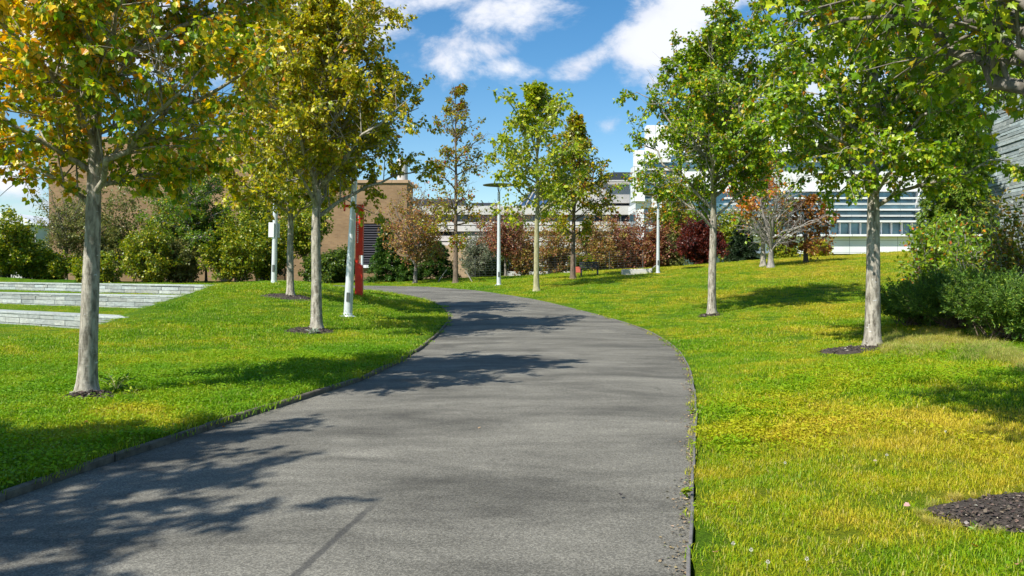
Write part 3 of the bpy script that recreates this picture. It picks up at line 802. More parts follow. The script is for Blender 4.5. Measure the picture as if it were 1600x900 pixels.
def make_tree(name, label, cat, base, H, hf, Rc_, r0, seed, pal, group=None, n1=22, n2=9, n3=5, nl=11, lsize=.10, kind='maple', bark=None,
              lean=(0, 0), el=(28, 62), prof=(.45, .75), shape_c=(0, 0), extra=(), leaf_m=None, leader=True, droop=.35, tipcol=None, leaf_from=0., twig=1.0, stems=0, name_parts=('trunk', 'crown'), upleaf=.55, sparse=0.0, extra_leaf_pal=None):
    rg = np.random.default_rng(seed)
    bark = bark or M_BARK; leaf_m = leaf_m or M_LEAF
    root = thing(name, label, cat, base, group=group)
    # trunk
    m = 16
    Htop = H*.96 if leader else hf+.25*(H-hf)
    t_ = np.linspace(0, 1, m); zt = t_*Htop
    wob = np.cumsum(rg.normal(0, .012*H/8, (m, 2)), axis=0)*np.minimum(1, zt/max(hf, .3))[:, None]; wob -= wob[0]
    ax = np.column_stack([lean[0]*zt+wob[:, 0]*(zt > hf*.6), lean[1]*zt+wob[:, 1]*(zt > hf*.6), zt])
    def axis(z):
        return np.column_stack([np.interp(z, zt, ax[:, i]) for i in range(3)])
    zfine = np.concatenate([[-.12, 0, .06, .16, .35], np.linspace(.6, Htop, 18)]) if H > 2.0 else np.linspace(-.08, Htop, 10)
    rad_ = np.where(zfine <= hf, r0*(1-.22*np.clip(zfine/max(hf, .01), 0, 1)), r0*.72*np.clip(1-(zfine-hf)/(Htop-hf+.01), 0, 1)**.85+.006)
    flare = r0*(.48*np.exp(-np.maximum(zfine, 0)/.09)+.12*np.exp(-np.maximum(zfine, 0)/.5))
    tp = axis(zfine); tp[:, 2] = zfine
    Vs = []; Qs = []; nv = 0
    def addt(P, Rr, n):
        nonlocal nv
        V_, Q_, _ = tube_arr(P, Rr, n); Vs.append(V_); Qs.append(Q_+nv); nv += len(V_)
    if stems == 0:
        V_, Q_, _ = tube_arr(tp[None], (rad_+flare)[None], 14)
        th = np.tile(np.linspace(0, 2*np.pi, 14, endpoint=False), len(zfine))
        wv = 1+.05*np.sin(3*th+seed)+.04*rg.normal(0, 1, len(V_))*(r0 > .05)*.5
        cen = np.repeat(tp, 14, axis=0); V_ = cen+(V_-cen)*wv[:, None]
        Vs.append(V_); Qs.append(Q_); nv += len(V_)
    # primary limbs
    hs_ = hf+(H*.93-hf)*np.linspace(0, 1, n1)**1.0
    hs_ = np.clip(hs_+rg.normal(0, .02*H, n1), hf*.96, H*.95)
    if not leader: hs_ = hf+rg.uniform(0, .22, n1)*(H-hf)
    az = np.arange(n1)*2.39996+rg.uniform(0, 6.28)+rg.normal(0, .25, n1)
    tn = (hs_-hf)/(H-hf)
    p, q = prof; tm = p/(p+q); nrmv = (tm**p)*((1-tm)**q)
    def env(tt): tt = np.clip(tt, .0, 1); return Rc_*((tt+.04)**p)*((1-tt*.97)**q)/nrmv
    elr = np.radians(el[0]+(el[1]-el[0])*tn+rg.normal(0, 6, n1))
    if not leader:
        # vase shape: aim limbs at points spread through the envelope
        te = np.linspace(.25, .97, n1)[rg.permutation(n1)]
        er = env(te)*rg.uniform(.35, 1.08, n1); ez = hf+te*(H-hf)
    else:
        er = env(np.clip(tn+.20, 0, 1))*rg.uniform(.78, 1.08, n1)
        ez = np.minimum(hs_+er*np.tan(elr), H*1.0)
    P0 = axis(hs_); P0[:, 2] = hs_
    if stems:
        P0[:, 2] = rg.uniform(-.05, .05, n1); P0[:, 0] = rg.normal(0, Rc_*.13, n1); P0[:, 1] = rg.normal(0, Rc_*.13, n1)
    dirh = np.column_stack([np.cos(az), np.sin(az), np.zeros(n1)])
    P2 = axis(np.minimum(ez, Htop)); P2[:, 2] = ez; P2 += dirh*er[:, None]+np.array([shape_c[0], shape_c[1], 0])*np.clip((ez-hf)/(H-hf), 0, 1)[:, None]
    P1 = P0+(P2-P0)*.5; P1[:, 2] += (P2[:, 2]-P0[:, 2])*rg.uniform(-.15, .22, n1); P1 += -dirh*(er*.12)[:, None]*(1 if leader else 2)
    if len(extra):
        E0 = np.array([axis(np.array([e[0]]))[0] for e in extra]); E0[:, 2] = [e[0] for e in extra]
        E2 = np.array([e[1] for e in extra])-np.array(base)[None]; E1 = (E0+E2)/2; E1[:, 2] += np.array([e[2] for e in extra])
        P0 = np.vstack([P0, E0]); P1 = np.vstack([P1, E1]); P2 = np.vstack([P2, E2]); n1 += len(extra)
    A1 = bez(P0, P1, P2, 9); A1[:, 2:-1] += rg.normal(0, .022, (n1, 6, 3))*np.linalg.norm(P2-P0, axis=1)[:, None, None]*.7
    L1 = np.linalg.norm(P2-P0, axis=1)
    rb = np.clip(.010+.0125*L1*(r0/.13), .008, r0*.45); 
    tt9 = np.linspace(0, 1, 9)[None]
    for q_, e in enumerate(extra): rb[n1-len(extra)+q_] *= (e[3] if len(e) > 3 else 1)
    addt(A1, rb[:, None]*(1-.82*tt9)+.004*(tt9 < .99), 7)
    # secondaries
    N2 = n1*n2; i1 = np.repeat(np.arange(n1), n2); s1 = np.tile((np.arange(n2)+.5)/n2, n1)*.85+.13+rg.normal(0, .04, N2); s1 = np.clip(s1, .08, .99)
    S0, D1 = along(A1, i1, s1)
    rnd = nrmz(rg.normal(0, 1, (N2, 3))*np.array([1, 1, .7])); rnd = nrmz(rnd-(rnd*D1).sum(1, keepdims=True)*D1*.9)
    D2 = nrmz(D1*.75+rnd*.95+np.array([0, 0, .15]))
    L2 = np.clip(L1[i1]*.42*(1.08-.62*s1), .18*twig, 1.5)*rg.uniform(.65, 1.25, N2)
    S2 = S0+D2*L2[:, None]; SM = S0+D2*(L2*.5)[:, None]+np.column_stack([np.zeros((N2, 2)), L2*rg.uniform(-.06, .10, N2)])
    A2 = bez(S0, SM, S2, 5)
    r2 = np.clip(rb[i1]*(1-.75*s1)*.55, .0035, .02); addt(A2, r2[:, None]*(1-.7*np.linspace(0, 1, 5)[None]), 5)
    # tertiaries
    N3 = N2*n3; i2 = np.repeat(np.arange(N2), n3); s2 = np.tile((np.arange(n3)+.6)/n3, N2)+rg.normal(0, .08, N3); s2 = np.clip(s2, .1, 1)
    T0, E1_ = along(A2, i2, s2)
    rnd = nrmz(rg.normal(0, 1, (N3, 3))); E2_ = nrmz(E1_*.7+rnd*.9)
    L3 = np.clip(L2[i2]*.5, .10*twig, .5)*rg.uniform(.6, 1.2, N3)
    T2 = T0+E2_*L3[:, None]; TM = (T0+T2)/2+np.column_stack([np.zeros((N3, 2)), L3*.06])
    A3 = bez(T0, TM, T2, 3)
    addt(A3, np.clip(r2[i2]*.6, .0022, .006)[:, None]*np.array([1, .8, .5])[None], 3)
    Vt = np.vstack(Vs); np_mesh(name_parts[0], Vt, [np.vstack(Qs)], bark, root, smooth_sh=True)
    if nl <= 0: return root
    # leaves
    keep = np.ones(N3, bool)
    if sparse > 0:      # leave whole limb ends bare in clumps
        f = np.sin(T2[:, 0]*2.3+seed)*np.cos(T2[:, 1]*2.1+seed*1.7)*np.sin(T2[:, 2]*2.0+seed*.6)
        keep = f > np.quantile(f, sparse)
    keep &= (s1[i2]*1.0 >= leaf_from)
    K = np.where(keep)[0]
    cnt = rg.poisson(nl, len(K)); idx = np.repeat(K, cnt); N = len(idx)
    s3 = rg.uniform(.15, 1.08, N); P, Dd = along(A3, idx, s3)
    rnd = nrmz(rg.normal(0, 1, (N, 3)))
    dd = nrmz(Dd*.35+rnd*.8+np.array([0, 0, -droop]))
    P = P+nrmz(Dd*.3+rnd*.7+np.array([0, 0, -.1]))*(rg.uniform(.25, 1.0, N)*lsize*.9)[:, None]
    up = nrmz(rg.normal(0, .75, (N, 3))+np.array([0, 0, upleaf])+dirh_out(P, hf, H)*.25)
    sz = lsize*rg.uniform(.6, 1.2, N)
    cols = palette(rg, N, pal)
    if tipcol is not None:      # turning leaves gather on some branches and towards the top
        hh = np.clip((P[:, 2]-hf)/(H-hf), 0, 1); cl = np.sin(P[:, 0]*1.9+seed)*np.sin(P[:, 1]*1.7+1)*np.sin(P[:, 2]*1.5+2)
        brs = rg.uniform(0, 1, n1)[i1[i2[idx]]]
        pr = tipcol[1]*np.clip(.45+.45*hh+.30*cl+.5*(brs-.5), 0, 1.6)
        mk = rg.uniform(0, 1, N) < pr; cols[mk] = palette(rg, int(mk.sum()), tipcol[0])
    V_, T_, c_ = leaves_mesh(P, dd, up, sz, kind, cols)
    np_mesh(name_parts[1], V_, [T_], leaf_m, root, col=c_)
    return root
def dirh_out(P, hf, H):
    d = P.copy(); d[:, 2] = (P[:, 2]-(hf+H)*.45)*.6; return nrmz(d)

def tree_px(px, py, top, fork, half, r_px=None, cx=None, **kw):
    """tree whose base stands at photo pixel (px,py); top/fork rows and half crown width in photo pixels"""
    b = gp(px, py); s_ = b.y/F
    H = (at(px, top, b.y).z-b.z); hf = at(px, fork, b.y).z-b.z; Rr = half*s_
    r0 = (r_px or 12)*s_
    if cx is not None: kw['shape_c'] = ((cx-px)*s_, 0)
    return make_tree(base=b, H=H, hf=hf, Rc_=Rr, r0=r0, **kw)

AUT = [(5, (.82, .56, .02)), (2.4, (.85, .38, .02)), (2, (.62, .52, .02))]
GREENY = [(4, (.13, .21, .010)), (3, (.23, .30, .012)), (2, (.36, .37, .02)), (1, (.46, .40, .03))]; GREENY = [(w_, tuple(min(.9, c_*1.45) for c_ in q_)) for w_, q_ in GREENY]
GREEN = [(5, (.11, .21, .006)), (4.5, (.22, .32, .008)), (2.6, (.42, .49, .02)), (.4, YL_)]; GREEN = [(w_, tuple(min(.9, c_*1.18) for c_ in q_)) for w_, q_ in GREEN]
OLIVE = [(4, (.18, .21, .008)), (4, (.34, .33, .010)), (3, (.52, .46, .02)), (.7, (.55, .42, .02))]; OLIVE = [(w_, tuple(min(.9, c_*1.18) for c_ in q_)) for w_, q_ in OLIVE]
gm = 'maples planted along the path'
tree_px(135, 617, -260, 312, 268, 14, cx=185, name='maple_tree', label='maple with orange and yellow leaves beside the terrace walls, nearest of the left row', cat='tree', group=gm,
        seed=5, pal=GREENY, tipcol=(AUT, .72), n1=38, n2=11, n3=7, nl=21, lsize=.082, droop=.6, sparse=.14, lean=(.045, 0), el=(22, 62), prof=(.38, .62), kind='maple')
b = (-8.75, 1.75, g1(-8.75, 1.75))
make_tree('maple_tree', 'maple just outside the left of the view, its shade falling across the near path', 'tree', b, 7.4, 2.5, 2.6, .13, 15, GREENY, group=gm, tipcol=(AUT, .5), n1=34, n2=10, n3=6, nl=20, lsize=.125)
tree_px(495, 515, -12, 345, 158, 8.5, cx=512, name='maple_tree', label='dense yellow-green maple with pale straight trunk in front of the silver lamp pole', cat='tree', group=gm,
        seed=22, pal=OLIVE, tipcol=([(3, YL_), (1, (.45, .2, .02))], .22), n1=42, n2=11, n3=7, nl=21, lsize=.096, el=(30, 70), prof=(.40, .95), upleaf=.4, droop=.6, sparse=.10)
tree_px(454, 463, 30, 340, 125, 5.5, name='maple_tree', label='yellow-green maple standing behind the dense one, near the sign on a lamp pole', cat='tree', group=gm,
        seed=33, pal=OLIVE, tipcol=([(3, YL_), (1, OR)], .2), n1=30, n2=10, n3=6, nl=17, lsize=.13, el=(30, 68))
tree_px(1112, 492, 18, 352, 122, 6.5, name='maple_tree', label='green maple on the grassy slope in front of the white building and red shrub', cat='tree', group=gm,
        seed=44, pal=GREEN, tipcol=([(2, YL_), (1, OR)], .10), n1=42, n2=11, n3=7, nl=21, lsize=.098, el=(30, 70), prof=(.40, .9), upleaf=.4, droop=.6, sparse=.14, cx=1120)
tree_px(1363, 543, -150, 318, 178, 11.5, cx=1335, name='maple_tree', label='green maple with smooth pale trunk rising from a dark mulch ring beside the junipers', cat='tree', group=gm,
        seed=57, pal=GREEN, tipcol=([(3, YL_), (1, OR)], .07), n1=40, n2=11, n3=7, nl=20, lsize=.088, droop=.6, el=(24, 62), prof=(.32, .62))
# overhanging tree at the right edge
bx = Vector((3.58, 4.85, 0)); bx.z = g1(bx.x, bx.y)
ex = [(2.3, at(1400, -10, 5.9), -.08, 2.1), (2.6, at(1290, 40, 6.3), .4), (2.9, at(1330, -60, 5.4), .3), (2.5, at(1460, 95, 6.6), .25), (2.8, at(1215, -5, 6.8), .35), (2.7, at(1440, 5, 7.6), .4), (3.2, at(1260, -90, 6.2), .3)]
make_tree('maple_tree', 'maple cut off by the right edge, its boughs hanging over the lawn', 'tree', bx, 8.4, 2.9, 2.1, .115, 61, GREEN, group=gm,
          tipcol=([(3, YL_), (1, OR)], .12), n1=17, n2=8, n3=6, nl=8, lsize=.078, kind='maple_hi', el=(16, 60), extra=ex, prof=(.3, .6), lean=(-.085, 0.0), droop=.55, bark=M_BARK_G)  # darker bark than the row's other maples: trunk shade put into its colour
# mid-distance trees
tree_px(712, 443, 122, 385, 60, 4.0, name='oak_tree', label='tall thin oak with sparse rusty green leaves and bare lower twigs against the sky', cat='tree',
        seed=71, pal=[(4, (.22, .24, .012)), (4, (.36, .32, .02)), (1.3, (.42, .22, .03)), (.6, RD)], n1=28, n2=7, n3=5, nl=9, lsize=.17, el=(12, 45), prof=(.25, .5), sparse=.40, bark=M_BARK_B, kind='diamond')
tree_px(838, 455, 128, 345, 78, 4.5, name='tulip_tree', label='airy yellow-green young tree with a pale yellowish trunk beside the path bend', cat='tree',
        seed=82, pal=[(4, (.22, .30, .012)), (4, (.38, .44, .02)), (2, (.55, .54, .03))], n1=30, n2=8, n3=5, nl=7, lsize=.17, el=(24, 60), prof=(.2, .62), sparse=.1, bark=M_BARK_Y, kind='maple')
tree_px(895, 436, 183, 370, 62, 4.0, name='maple_tree', label='grey-trunked young maple with olive leaves and a few rusty ones behind the airy tree', cat='tree',
        seed=93, pal=[(4, (.20, .24, .012)), (3, (.34, .35, .02)), (2, YL_), (.8, (.36, .12, .02))], n1=28, n2=8, n3=5, nl=9, lsize=.19, el=(25, 60), sparse=.15, bark=M_BARK_B, kind='diamond', cx=900)
tree_px(649, 443, 292, 420, 66, 3.2, name='young_maple', label='bare-branched young maple with reddish brown leaves between two dark conifers', cat='tree',
        seed=104, pal=[(3, (.34, .20, .05)), (3, (.42, .22, .08)), (2, (.34, .30, .04)), (1, (.40, .13, .07))], n1=26, n2=9, n3=5, nl=7, lsize=.14, leader=False, el=(40, 70), prof=(.5, .5), bark=M_BARK_G, kind='diamond', sparse=.1)
tree_px(299, 442, 225, 392, 85, 4.0, name='maple_tree', label='dark green maple with a slim grey trunk behind the far terrace wall', cat='tree',
        seed=115, pal=[(5, (.12, .23, .012)), (3, (.20, .31, .014)), (1, YL_)], n1=30, n2=9, n3=6, nl=14, lsize=.15, el=(5, 60), prof=(.2, .6), kind='diamond')
tree_px(1204, 418, 262, 398, 88, 4.6, name='dying_maple', label='half dead tree with bare pale spreading branches and a few orange leaf clumps', cat='tree',
        seed=126, pal=[(3, (.58, .20, .03)), (2, (.50, .28, .05))], n1=20, n2=9, n3=6, nl=0, leader=False, prof=(.45, .45), bark=M_BARK_W, lsize=.2)
tree_px(1192, 416, 250, 380, 50, 4, name='young_maple', label='thin green maple standing close behind the half dead tree', cat='tree',
        seed=127, pal=GREEN+[(1.2, OR)], n1=18, n2=6, n3=4, nl=6, lsize=.2, el=(30, 60), kind='diamond', prof=(.8, .5), tipcol=([(1, OR)], .35))
tree_px(1259, 411, 312, 390, 48, 3.6, name='oak_tree', label='small oak with copper brown leaves in front of the blue grey plinth', cat='tree',
        seed=138, pal=[(3, (.34, .13, .03)), (3, (.26, .12, .03)), (1, (.35, .25, .04))], n1=18, n2=6, n3=4, nl=7, lsize=.2, el=(5, 45), kind='diamond', bark=M_BARK_D, prof=(.25, .4), sparse=.15)

# shrubs and background vegetation : (px centre, top py, half px, Y, palette, style)
def bush(name, label, px, top, half, Y, pal, seed, nl=8, lsize=.16, n1=18, n2=7, n3=5, stems=1, prof=(.35, .45), bark=None, cat='shrub', hf=.12, group=None, kind='diamond', el=(40, 75), base_py=None, sparse=0, leader=False, r0=.04):
    x = at(px, 430, Y).x; z = g1(x, Y); b = (x, Y, z)
    H = (at(px, top, Y).z-z)*1.03; Rr = half*1.03*Y/F
    nl = nl*1.45 if nl > 5 else nl*1.4; n1 = 28; n3 = 6
    return make_tree(name, label, cat, b, H, hf*H, Rr, r0, seed, pal, group=group, n1=n1, n2=n2, n3=n3, nl=nl, lsize=lsize, kind=kind, stems=stems, leader=leader, prof=prof, bark=bark or M_BARK_D, el=el, name_parts=('stem', 'foliage') if cat == 'shrub' else ('trunk', 'crown'), sparse=sparse, twig=1.5)
YG_ = [(3, (.19, .27, .012)), (3, (.32, .36, .018)), (1.6, (.48, .42, .02)), (2, (.10, .16, .012))]
OL2 = [(3, (.12, .14, .03)), (3, (.18, .19, .05)), (1, (.26, .22, .06))]; OL2 = [(w_, tuple(min(.9, c_*1.3) for c_ in q_)) for w_, q_ in OL2]
DKG = [(4, (.05, .09, .012)), (3, (.09, .14, .015)), (1, (.16, .19, .02))]; DKG = [(w_, tuple(min(.9, c_*1.4) for c_ in q_)) for w_, q_ in DKG]
RBR = [(3, (.24, .10, .05)), (3, (.19, .08, .045)), (2, (.27, .18, .05)), (1, (.30, .07, .04))]; RBR = [(w_, tuple(min(.9, c_*1.25) for c_ in q_)) for w_, q_ in RBR]
BRY = [(3, (.28, .16, .05)), (2, (.24, .11, .04)), (2, (.28, .24, .04)), (1, (.14, .15, .03))]; BRY = [(w_, tuple(min(.9, c_*1.35) for c_ in q_)) for w_, q_ in BRY]
SPEC = [
 ('leafy_shrub','yellow-green shrub at the left edge below the white roof', 8,338,46,52,YG_,201,10,.17,'shrub',0),
 ('leafy_tree','dull olive tree with thin crown against the brick wall left of the slim maple', 262,300,44,62,OL2,231,7,.17,'tree',0),
 ('leafy_tree','tall yellow-olive tree filling the gap behind the white sign', 405,285,50,64,YG_,232,8,.18,'tree',0),
 ('leafy_shrub','dark olive shrub between the left edge shrub and the feathery tree', 45,372,36,57,DKG,233,8,.17,'shrub',0),
 ('leafy_shrub','low yellow-green shrub under the grey feathery tree', 78,395,40,54,YG_,202,9,.17,'shrub',0),
 ('feathery_tree','thin grey-green feathery tree standing against the sky beside the brick building', 104,286,50,56,OL2,203,4,.13,'tree',0),
 ('leafy_shrub','olive sparse shrub rising behind the nearest maple trunk', 165,296,58,57,OL2,204,9,.16,'shrub',0),
 ('leafy_shrub','bright green shrub low at the foot of the brick wall', 150,398,34,50,YG_,205,9,.15,'shrub',0),
 ('leafy_shrub','golden green shrub in front of the bare brick wall', 233,356,42,54,YG_,206,8,.17,'shrub',0),
 ('leafy_shrub','dull olive shrub between the golden shrub and the slim lamp pole', 280,378,34,56,OL2,207,8,.17,'shrub',0),
 ('leafy_tree','multi-stemmed dark tree with brown stems behind the slim maple', 322,318,46,58,DKG,208,9,.19,'tree',0),
 ('leafy_shrub','round yellow-green shrub to the left of the white sign', 372,340,46,55,YG_,209,11,.18,'shrub',0),
 ('leafy_shrub','leafy green shrub directly behind the lamp pole with the sign', 418,352,38,60,YG_,210,9,.18,'shrub',0),
 ('leafy_tree','yellow-green tree behind the pale trunks with a dark slim stem', 478,300,52,58,YG_,211,9,.19,'tree',0),
 ('leafy_shrub','dark green low shrub behind the dense maple trunk', 505,400,36,56,DKG,212,9,.17,'shrub',0),
 ('leafy_shrub','dark rounded shrub just left of the red pylon', 535,392,22,57,DKG,213,9,.16,'shrub',0),
 ('grey_shrub','grey-green wispy shrub right of the tall thin oak', 742,368,26,60,[(3,(.20,.22,.13)),(2,(.26,.27,.17))],214,5,.12,'shrub',0),
 ('leafy_shrub','dark green shrub low between the oak and the lamp post', 765,398,30,62,DKG,215,9,.17,'shrub',0),
 ('red_shrub','russet bare-twigged shrub behind the lamp post', 778,345,40,64,RBR,216,5,.17,'shrub',0),
 ('young_maple','thin reddish brown tree with a slim grey trunk right of the lamp post', 790,333,40,56,RBR,217,3.5,.15,'tree',0),
 ('red_shrub','brown twiggy shrub with yellow tufts behind the airy tree', 818,350,28,62,BRY,218,4,.16,'shrub',.2),
 ('red_shrub','brown and yellow shrub behind the grey-trunked maple', 868,350,34,60,BRY,219,4,.16,'shrub',.15),
 ('leafy_shrub','bright green low shrub beside the dark bench', 912,402,26,60,YG_,220,8,.15,'shrub',0),
 ('red_shrub','tall rusty brown shrub, widest of the clump behind the stone slab', 938,343,46,60,BRY,221,8,.15,'shrub',.22),
 ('red_shrub','purplish brown shrub at the foot of the white tower', 983,334,40,61,RBR,222,8,.15,'shrub',.22),
 ('red_shrub','dark reddish shrub just left of the tall lamp post on the slope', 1022,355,30,60,RBR,223,6,.17,'shrub',0),
 ('leafy_shrub','olive shrub with thin pale stems right of the tall lamp post', 1050,368,26,60,OL2,224,3,.15,'shrub',0),
 ('leafy_tree','golden green tree behind the lamp post in front of the glass strips', 1052,272,44,66,[(3,(.20,.22,.02)),(3,(.32,.30,.03)),(1,OR)],225,7,.19,'tree',0),
 ('red_maple','deep red maple shrub between the lamp post and the slope maple', 1092,343,36,54,[(4,(.115,.018,.012)),(3,(.17,.032,.014)),(2,(.05,.016,.012))],226,13,.15,'shrub',0),
 ('leafy_tree','yellow-green tree right behind the slope maple trunk', 1146,330,40,64,YG_,227,9,.18,'tree',0),
 ('leafy_shrub','yellow-green bush low behind the half dead tree', 1224,372,22,60,YG_,228,7,.15,'shrub',0),
 ('leafy_shrub','small olive bush under the copper brown oak', 1274,380,24,56,OLIVE,229,6,.15,'shrub',0),
]
for (nm, lb, px, top, half, Y, pal, sdx, nl, ls, cat, spz) in SPEC:
    hf = .12 if cat == 'shrub' else .22
    bush(nm, lb, px, top, half, Y, pal, sdx, nl=nl, lsize=ls, cat=cat, hf=hf, stems=1 if cat == 'shrub' else 0, sparse=spz, r0=.05 if cat == 'shrub' else .09,
         leader=False, bark=M_BARK_G if nm in ('feathery_tree', 'young_maple') else (M_BARK_B if nm == 'red_shrub' else M_BARK_D))

# conifers
def conifer(name, label, base, H, Rr, seed, pal, nb=120, droop=.15, blunt=.8, start=.02, cat='tree', wide=.045, lsz=.13, sprays=26, group=None):
    rg = np.random.default_rng(seed); root = thing(name, label, cat, base, group=group)
    h = np.sort(rg.uniform(start, .98, nb))*H; az = np.arange(nb)*2.4+rg.normal(0, .3, nb)
    L_ = Rr*((1-h/H)**blunt)*rg.uniform(.75, 1.1, nb)+.05*Rr
    P0 = np.column_stack([rg.normal(0, .02, (nb, 2)), h]); dh = np.column_stack([np.cos(az), np.sin(az), np.zeros(nb)])
    P2 = P0+dh*L_[:, None]; P2[:, 2] += L_*(.12-droop)+rg.normal(0, .05, nb); P1 = (P0+P2)/2; P1[:, 2] += L_*(.12+droop*.5)
    A_ = bez(P0, P1, P2, 6)
    V1, Q1, _ = tube_arr(A_, np.clip(.012*L_, .006, .03)[:, None]*(1-.8*np.linspace(0, 1, 6)[None]), 4)
    tz = np.linspace(-.1, H*.97, 12); V0, Q0, _ = tube_arr(np.column_stack([tz*0, tz*0, tz])[None], (.022*H*(1-tz/H*.95)+.01)[None], 8)
    np_mesh('trunk', np.vstack([V0, V1]), [np.vstack([Q0, Q1+len(V0)])], M_BARK_B, root, smooth_sh=True)
    N = nb*sprays; i = np.repeat(np.arange(nb), sprays); s_ = rg.uniform(.12, 1.0, N)
    Sp, D_ = along(A_, i, s_); side = nrmz(np.cross(D_, np.array([0, 0, 1.])))*np.where(rg.uniform(size=N) < .5, -1, 1)[:, None]
    d2 = nrmz(D_*.8+side*rg.uniform(.2, 1.1, N)[:, None]+rg.normal(0, .22, (N, 3))+np.array([0, 0, -droop*.6]))
    L2 = (L_[i]*.30*(1.15-s_)+.06)*rg.uniform(.6, 1.1, N)
    # each spray: several narrow leaflets along its axis
    k = 13; ii_ = np.repeat(np.arange(N), k); t_ = rg.uniform(0, 1, N*k)
    P = Sp[ii_]+d2[ii_]*(L2[ii_]*t_)[:, None]+np.array([0, 0, -1.])*(t_**2*L2[ii_]*droop*.8)[:, None]
    dd = nrmz(d2[ii_]*.9+rg.normal(0, .55, (N*k, 3))); up = nrmz(rg.normal(0, .5, (N*k, 3))+np.array([0, 0, 1.]))
    V_, T_, c_ = leaves_mesh(P, dd, up, 1.25*lsz*rg.uniform(.6, 1.2, N*k), 'needle', palette(rg, N*k, pal))
    # narrow the diamonds
    np_mesh('crown', V_, [T_], M_NEEDLE, root, col=c_)
    return root
CG = [(4, (.045, .12, .012)), (3, (.08, .17, .015)), (1, (.15, .23, .02))]
def con_px(px, py, top, half, Y, **kw):
    x = at(px, 430, Y).x; z = g1(x, Y); conifer(base=(x, Y, z), H=at(px, top, Y).z-z, Rr=half*Y/F, **kw)
con_px(603, 445, 345, 34, 54, name='conifer', label='dark pointed conifer in front of the grey louvred bay', seed=301, pal=CG, nb=120, lsz=.16, blunt=1.0, sprays=20)
con_px(682, 445, 378, 36, 55, name='conifer', label='dark rounded conifer between the bare-branched maple and the tall oak', seed=302, pal=CG, nb=100, lsz=.16, blunt=.6, sprays=20)
con_px(634, 445, 402, 28, 54, name='conifer', label='low dark conifer directly behind the bare-branched maple trunk', seed=303, pal=CG, nb=70, lsz=.15, blunt=.5, sprays=20)
con_px(1160, 445, 348, 38, 60, name='conifer', label='almost black conifer between the slope maple and the half dead tree', seed=304, pal=[(1, (.018, .04, .012)), (1, (.03, .06, .014))], nb=110, lsz=.18, sprays=20)
HM = [(4, (.10, .19, .012)), (3, (.17, .26, .014)), (2, (.27, .34, .02))]
bq = at(1492, 430, 24.5); zq = g1(bq.x, bq.y)
conifer('hemlock_tree', 'feathery drooping hemlock squeezed against the slate wall', (bq.x, bq.y, zq), 8.2, 1.3, 305, HM, nb=240, droop=.5, blunt=.45, start=.06, lsz=.12, sprays=26)

# broadleaf shrubs and junipers on the right
RH = [(4, (.15, .28, .015)), (3, (.25, .38, .02)), (2, (.38, .45, .03)), (.4, OR), (.3, (.5, .12, .03))]
def rhod(label, px, top, half, Y, seed, pal=RH, nl=7, ls=.13, spz=0):
    x = at(px, 430, Y).x; z = g1(x, Y); H = at(px, top, Y).z-z
    return make_tree('rhododendron', label, 'shrub', (x, Y, z), H, H*.25, half*Y/F, .03, seed, pal, group='leathery shrubs at the foot of the slate wall', n1=20, n2=7, n3=4, nl=nl, lsize=ls, kind='oval', stems=1, leader=False, prof=(.5, .4), bark=M_BARK_W, name_parts=('stem', 'foliage'), upleaf=.8, droop=.1, sparse=spz)
rhod('leathery green shrub with orange leaves at the foot of the drooping hemlock', 1462, 336, 50, 22.5, 401)
rhod('leathery shrub with bare grey stems below the slate corner', 1528, 352, 48, 20.5, 402, nl=5, spz=.15)
rhod('tall olive and orange leathery shrub at the right edge against the slate wall', 1588, 300, 50, 17.5, 403, pal=[(4, (.11, .16, .015)), (3, (.20, .22, .02)), (2, (.36, .28, .03)), (.8, OR)], nl=6, ls=.11)
